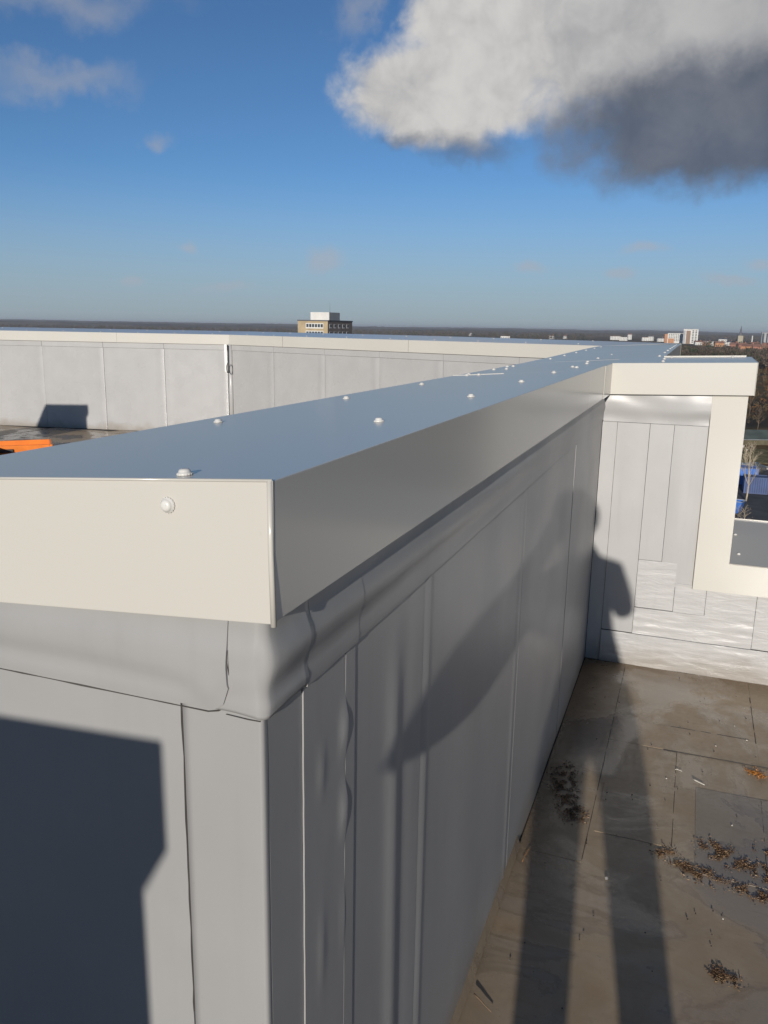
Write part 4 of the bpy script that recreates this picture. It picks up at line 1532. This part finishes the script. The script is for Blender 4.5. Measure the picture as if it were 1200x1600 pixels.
# grit: specks too small to count
mb = MB()
for q in range(110):
    x, y = rnd.uniform(-0.015, 1.0), rnd.uniform(0.85, 3.2)
    s = rnd.uniform(0.0009, 0.0024) * (1.6 if rnd.random() < 0.06 else 1)
    M_ = Matrix.Translation((x, y, 0.004 + s * 0.5)) @ Matrix.Rotation(rnd.uniform(0, 3), 4, Vector((rnd.random() + .01, rnd.random(), rnd.random())).normalized())
    mb.box(-s, s, -s * 0.8, s * 0.8, -s * 0.6, s * 0.6, M_, rnd.choice((0, 0, 0, 0, 0, 1)))
tag(mb.build('grit', [simple('dark_grit', (0.03, 0.027, 0.024), 0.6), WTW]), 'scattered dark and pale grit specks on the wet floor', 'grit', kind='stuff')

# ------------------------------------------------------------------ the person taking the picture (behind the camera; the long shadow)
def skin_person():
    bm = bmesh.new()
    lay = bm.verts.layers.skin.verify()

    def V(p, r, root=False):
        v = bm.verts.new(p)
        v[lay].radius = (r if isinstance(r, tuple) else (r, r))
        v[lay].use_root = root
        return v

    def chain(start, pts):
        prev = start
        for p, r in pts:
            v = V(p, r)
            bm.edges.new((prev, v))
            prev = v
        return prev
    Y0 = -1.03
    pel = V((0.550, Y0, 0.93), (0.215, 0.130), True)
    waist = chain(pel, [((0.525, Y0, 1.11), (0.175, 0.120)), ((0.50, Y0 + 0.01, 1.26), (0.200, 0.130))])
    chest = chain(waist, [((0.475, Y0 + 0.01, 1.40), (0.190, 0.115))])
    neckb = chain(chest, [((0.45, Y0 + 0.015, 1.50), (0.085, 0.075))])
    neck = chain(neckb, [((0.435, Y0 + 0.03, 1.565), 0.058)])
    jaw = chain(neck, [((0.437, Y0 + 0.055, 1.625), (0.068, 0.080)), ((0.434, Y0 + 0.05, 1.69), (0.080, 0.094)), ((0.434, Y0 + 0.04, 1.745), (0.070, 0.086)), ((0.434, Y0 + 0.035, 1.775), (0.040, 0.05))])
    # legs
    for hx, kx, ax_, fy in ((0.432, 0.412, 0.395, 0.0), (0.652, 0.657, 0.68, 0.03)):
        an = chain(pel, [((hx, Y0, 0.83), 0.108), ((0.5 * (hx + kx), Y0 + 0.01, 0.66), 0.092), ((kx, Y0 + 0.025, 0.49), 0.072), ((0.5 * (kx + ax_), Y0, 0.33), 0.060), ((ax_, Y0 - 0.02 + fy, 0.12), 0.046), ((ax_, Y0 - 0.02 + fy, 0.055), 0.046)])
        chain(an, [((ax_ + 0.01, Y0 + 0.09 + fy, 0.045), (0.046, 0.036)), ((ax_ + 0.015, Y0 + 0.17 + fy, 0.036), (0.036, 0.024))])
    # arms up to the phone
    hands = []
    for sh, el_, wr, pm in (((0.285, Y0 + 0.01, 1.44), (0.172, Y0 + 0.13, 1.215), (0.275, Y0 + 0.285, 1.47), (0.298, Y0 + 0.325, 1.53)),
                            ((0.625, Y0 + 0.01, 1.43), (0.672, Y0 + 0.13, 1.20), (0.475, Y0 + 0.285, 1.46), (0.428, Y0 + 0.32, 1.525))):
        s = Vector(sh); e = Vector(el_); w = Vector(wr)
        p = chain(chest, [(sh, 0.068), (s.lerp(e, 0.5), 0.064), (el_, 0.050), (e.lerp(w, 0.45), 0.043), (wr, 0.029), (pm, (0.036, 0.018))])
        hands.append((p, Vector(pm)))
    # five fingers a hand, curled round the sides of the phone
    for (palm, pm), sgn in zip(hands, (1, -1)):
        for q in range(4):
            b0 = pm + Vector((sgn * -0.002, 0.012, -0.014 + q * 0.021))
            ln = (0.030, 0.036, 0.034, 0.027)[q]
            chain(palm, [(b0, 0.0105), (b0 + Vector((sgn * 0.012, ln * 0.55, 0.008)), 0.0092), (b0 + Vector((sgn * 0.030, ln * 0.60, 0.012)), 0.0080)])
        b0 = pm + Vector((sgn * 0.010, -0.020, -0.010))
        chain(palm, [(b0, 0.0115), (b0 + Vector((sgn * 0.022, -0.008, 0.018)), 0.0098), (b0 + Vector((sgn * 0.032, -0.004, 0.040)), 0.0084)])
    # nose and ears
    head = [v for v in bm.verts if abs(v.co.z - 1.69) < 1e-4][0]
    chain(head, [((0.432, Y0 + 0.152, 1.675), 0.013)])
    for s in (-1, 1):
        chain(head, [((0.434 + s * 0.086, Y0 + 0.035, 1.68), (0.012, 0.020))])
    me = bpy.data.meshes.new('person_skeleton')
    bm.to_mesh(me)
    bm.free()
    tmp = bpy.data.objects.new('person_skeleton', me)
    COL.objects.link(tmp)
    sk_ = tmp.modifiers.new('skin', 'SKIN')
    sk_.use_smooth_shade = True
    su = tmp.modifiers.new('subdivision', 'SUBSURF')
    su.levels = su.render_levels = 2
    dg = bpy.context.evaluated_depsgraph_get()
    out = bpy.data.meshes.new_from_object(tmp.evaluated_get(dg))
    bpy.data.objects.remove(tmp)
    out.name = 'person'
    return out


pm_ = skin_person()
JACKET = simple('dark_jacket', (0.035, 0.04, 0.05), 0.85, 0.2, 20.0)
TROUS = simple('dark_trousers', (0.03, 0.032, 0.04), 0.9, 0.2, 20.0)
BOOT = simple('boot', (0.05, 0.035, 0.025), 0.6, 0.2, 20.0)
SKINM = simple('skin', (0.48, 0.30, 0.22), 0.5, 0.06, 12.0)
HAIR = simple('hair', (0.03, 0.022, 0.016), 0.7, 0.3, 60.0)
pm_.materials.clear()
for mm in (JACKET, TROUS, BOOT, SKINM):
    pm_.materials.append(mm)
for p_ in pm_.polygons:
    c_ = p_.center
    i_ = 0
    if c_.z < 0.11:
        i_ = 2
    elif c_.z < 0.80:
        i_ = 1
    elif c_.z > 1.545 and 0.33 < c_.x < 0.53 and c_.y < -0.86:
        i_ = 3
    elif c_.y > -0.775:
        i_ = 3
    p_.material_index = i_
    p_.use_smooth = True
person = bpy.data.objects.new('person', pm_)
COL.objects.link(person)
tag(person, 'person in dark clothes holding a phone up, whose long shadow falls along the parapet', 'person')
mb = MB()
nrows, ncol = 9, 20
for j in range(nrows + 1):
    th = math.pi * 0.52 * j / nrows
    for i in range(ncol):
        an = 2 * math.pi * i / ncol
        front = max(0, math.sin(an))
        th2 = th * (1 - 0.42 * front)
        rr_ = 1 + 0.03 * nz(i * 1.3, j * 1.7)
        mb.v.append((0.434 + 0.094 * rr_ * math.sin(th2) * math.cos(an), -0.985 + 0.104 * rr_ * math.sin(th2) * math.sin(an), 1.685 + 0.108 * rr_ * math.cos(th2)))
for j in range(nrows):
    for i in range(ncol):
        mb.f.append((j * ncol + i, j * ncol + (i + 1) % ncol, (j + 1) * ncol + (i + 1) % ncol, (j + 1) * ncol + i))
        mb.mi.append(0)
mb.build('hair', HAIR, person, True)
for s in (-1, 1):
    mb = MB()
    mb.lathe([(0.0002, -0.011), (0.008, -0.008), (0.011, 0), (0.008, 0.008), (0.0002, 0.011)], 10, Matrix.Translation((0.434 + s * 0.031, -0.985 + 0.083, 1.69)))
    mb.build('eye', simple('eye_brown', (0.06, 0.045, 0.035), 0.2), person, True)
mb = MB()
mb.box(0.410, 0.456, -0.985 + 0.083, -0.985 + 0.092, 1.628, 1.637)
mb.build('mouth', simple('lips', (0.35, 0.14, 0.12), 0.5), person, bevel=0.003)

ph = empty('phone', 'phone held up in both hands, taking the picture', 'phone')
Mp = Matrix((rgt, upv, -fwd)).transposed().to_4x4()
Mp.translation = CAM - fwd * 0.016 - upv * 0.052 + rgt * 0.012
mb = MB()
mb.box(-0.036, 0.036, -0.076, 0.076, -0.004, 0.004)
o = mb.build('body', simple('phone_body', (0.03, 0.03, 0.035), 0.3), ph, bevel=0.003)
o.matrix_world = Mp
mb = MB()
mb.box(-0.033, 0.033, -0.072, 0.072, 0.0042, 0.0046)
o = mb.build('screen', GLASS, ph)
o.matrix_world = Mp
mb = MB()
mb.lathe([(0.006, 0.0), (0.006, 0.0016), (0.0045, 0.0018)], 16, Matrix.Translation((-0.012, 0.052, -0.004)) @ Matrix.Rotation(math.pi, 4, 'X'))
o = mb.build('lens', GLASS, ph)
o.matrix_world = Mp

# ------------------------------------------------------------------ the hazy winter air
b = MB()
b.box(-21000, 21000, -21000, 21000, GZ - 1.0, 34.0)
hz = b.build('haze', [])
hm = bpy.data.materials.new('haze')
hm.use_nodes = True
hk = NT(hm.node_tree)
ho = hk.n('ShaderNodeOutputMaterial')
hv = hk.n('ShaderNodeVolumePrincipled', None, Color=(0.90, 0.94, 1.0, 1), Density=0.00011, Anisotropy=0.2)
hm.node_tree.links.new(hv.outputs[0], ho.inputs['Volume'])
hz.data.materials.append(hm)
tag(hz, kind='stuff')
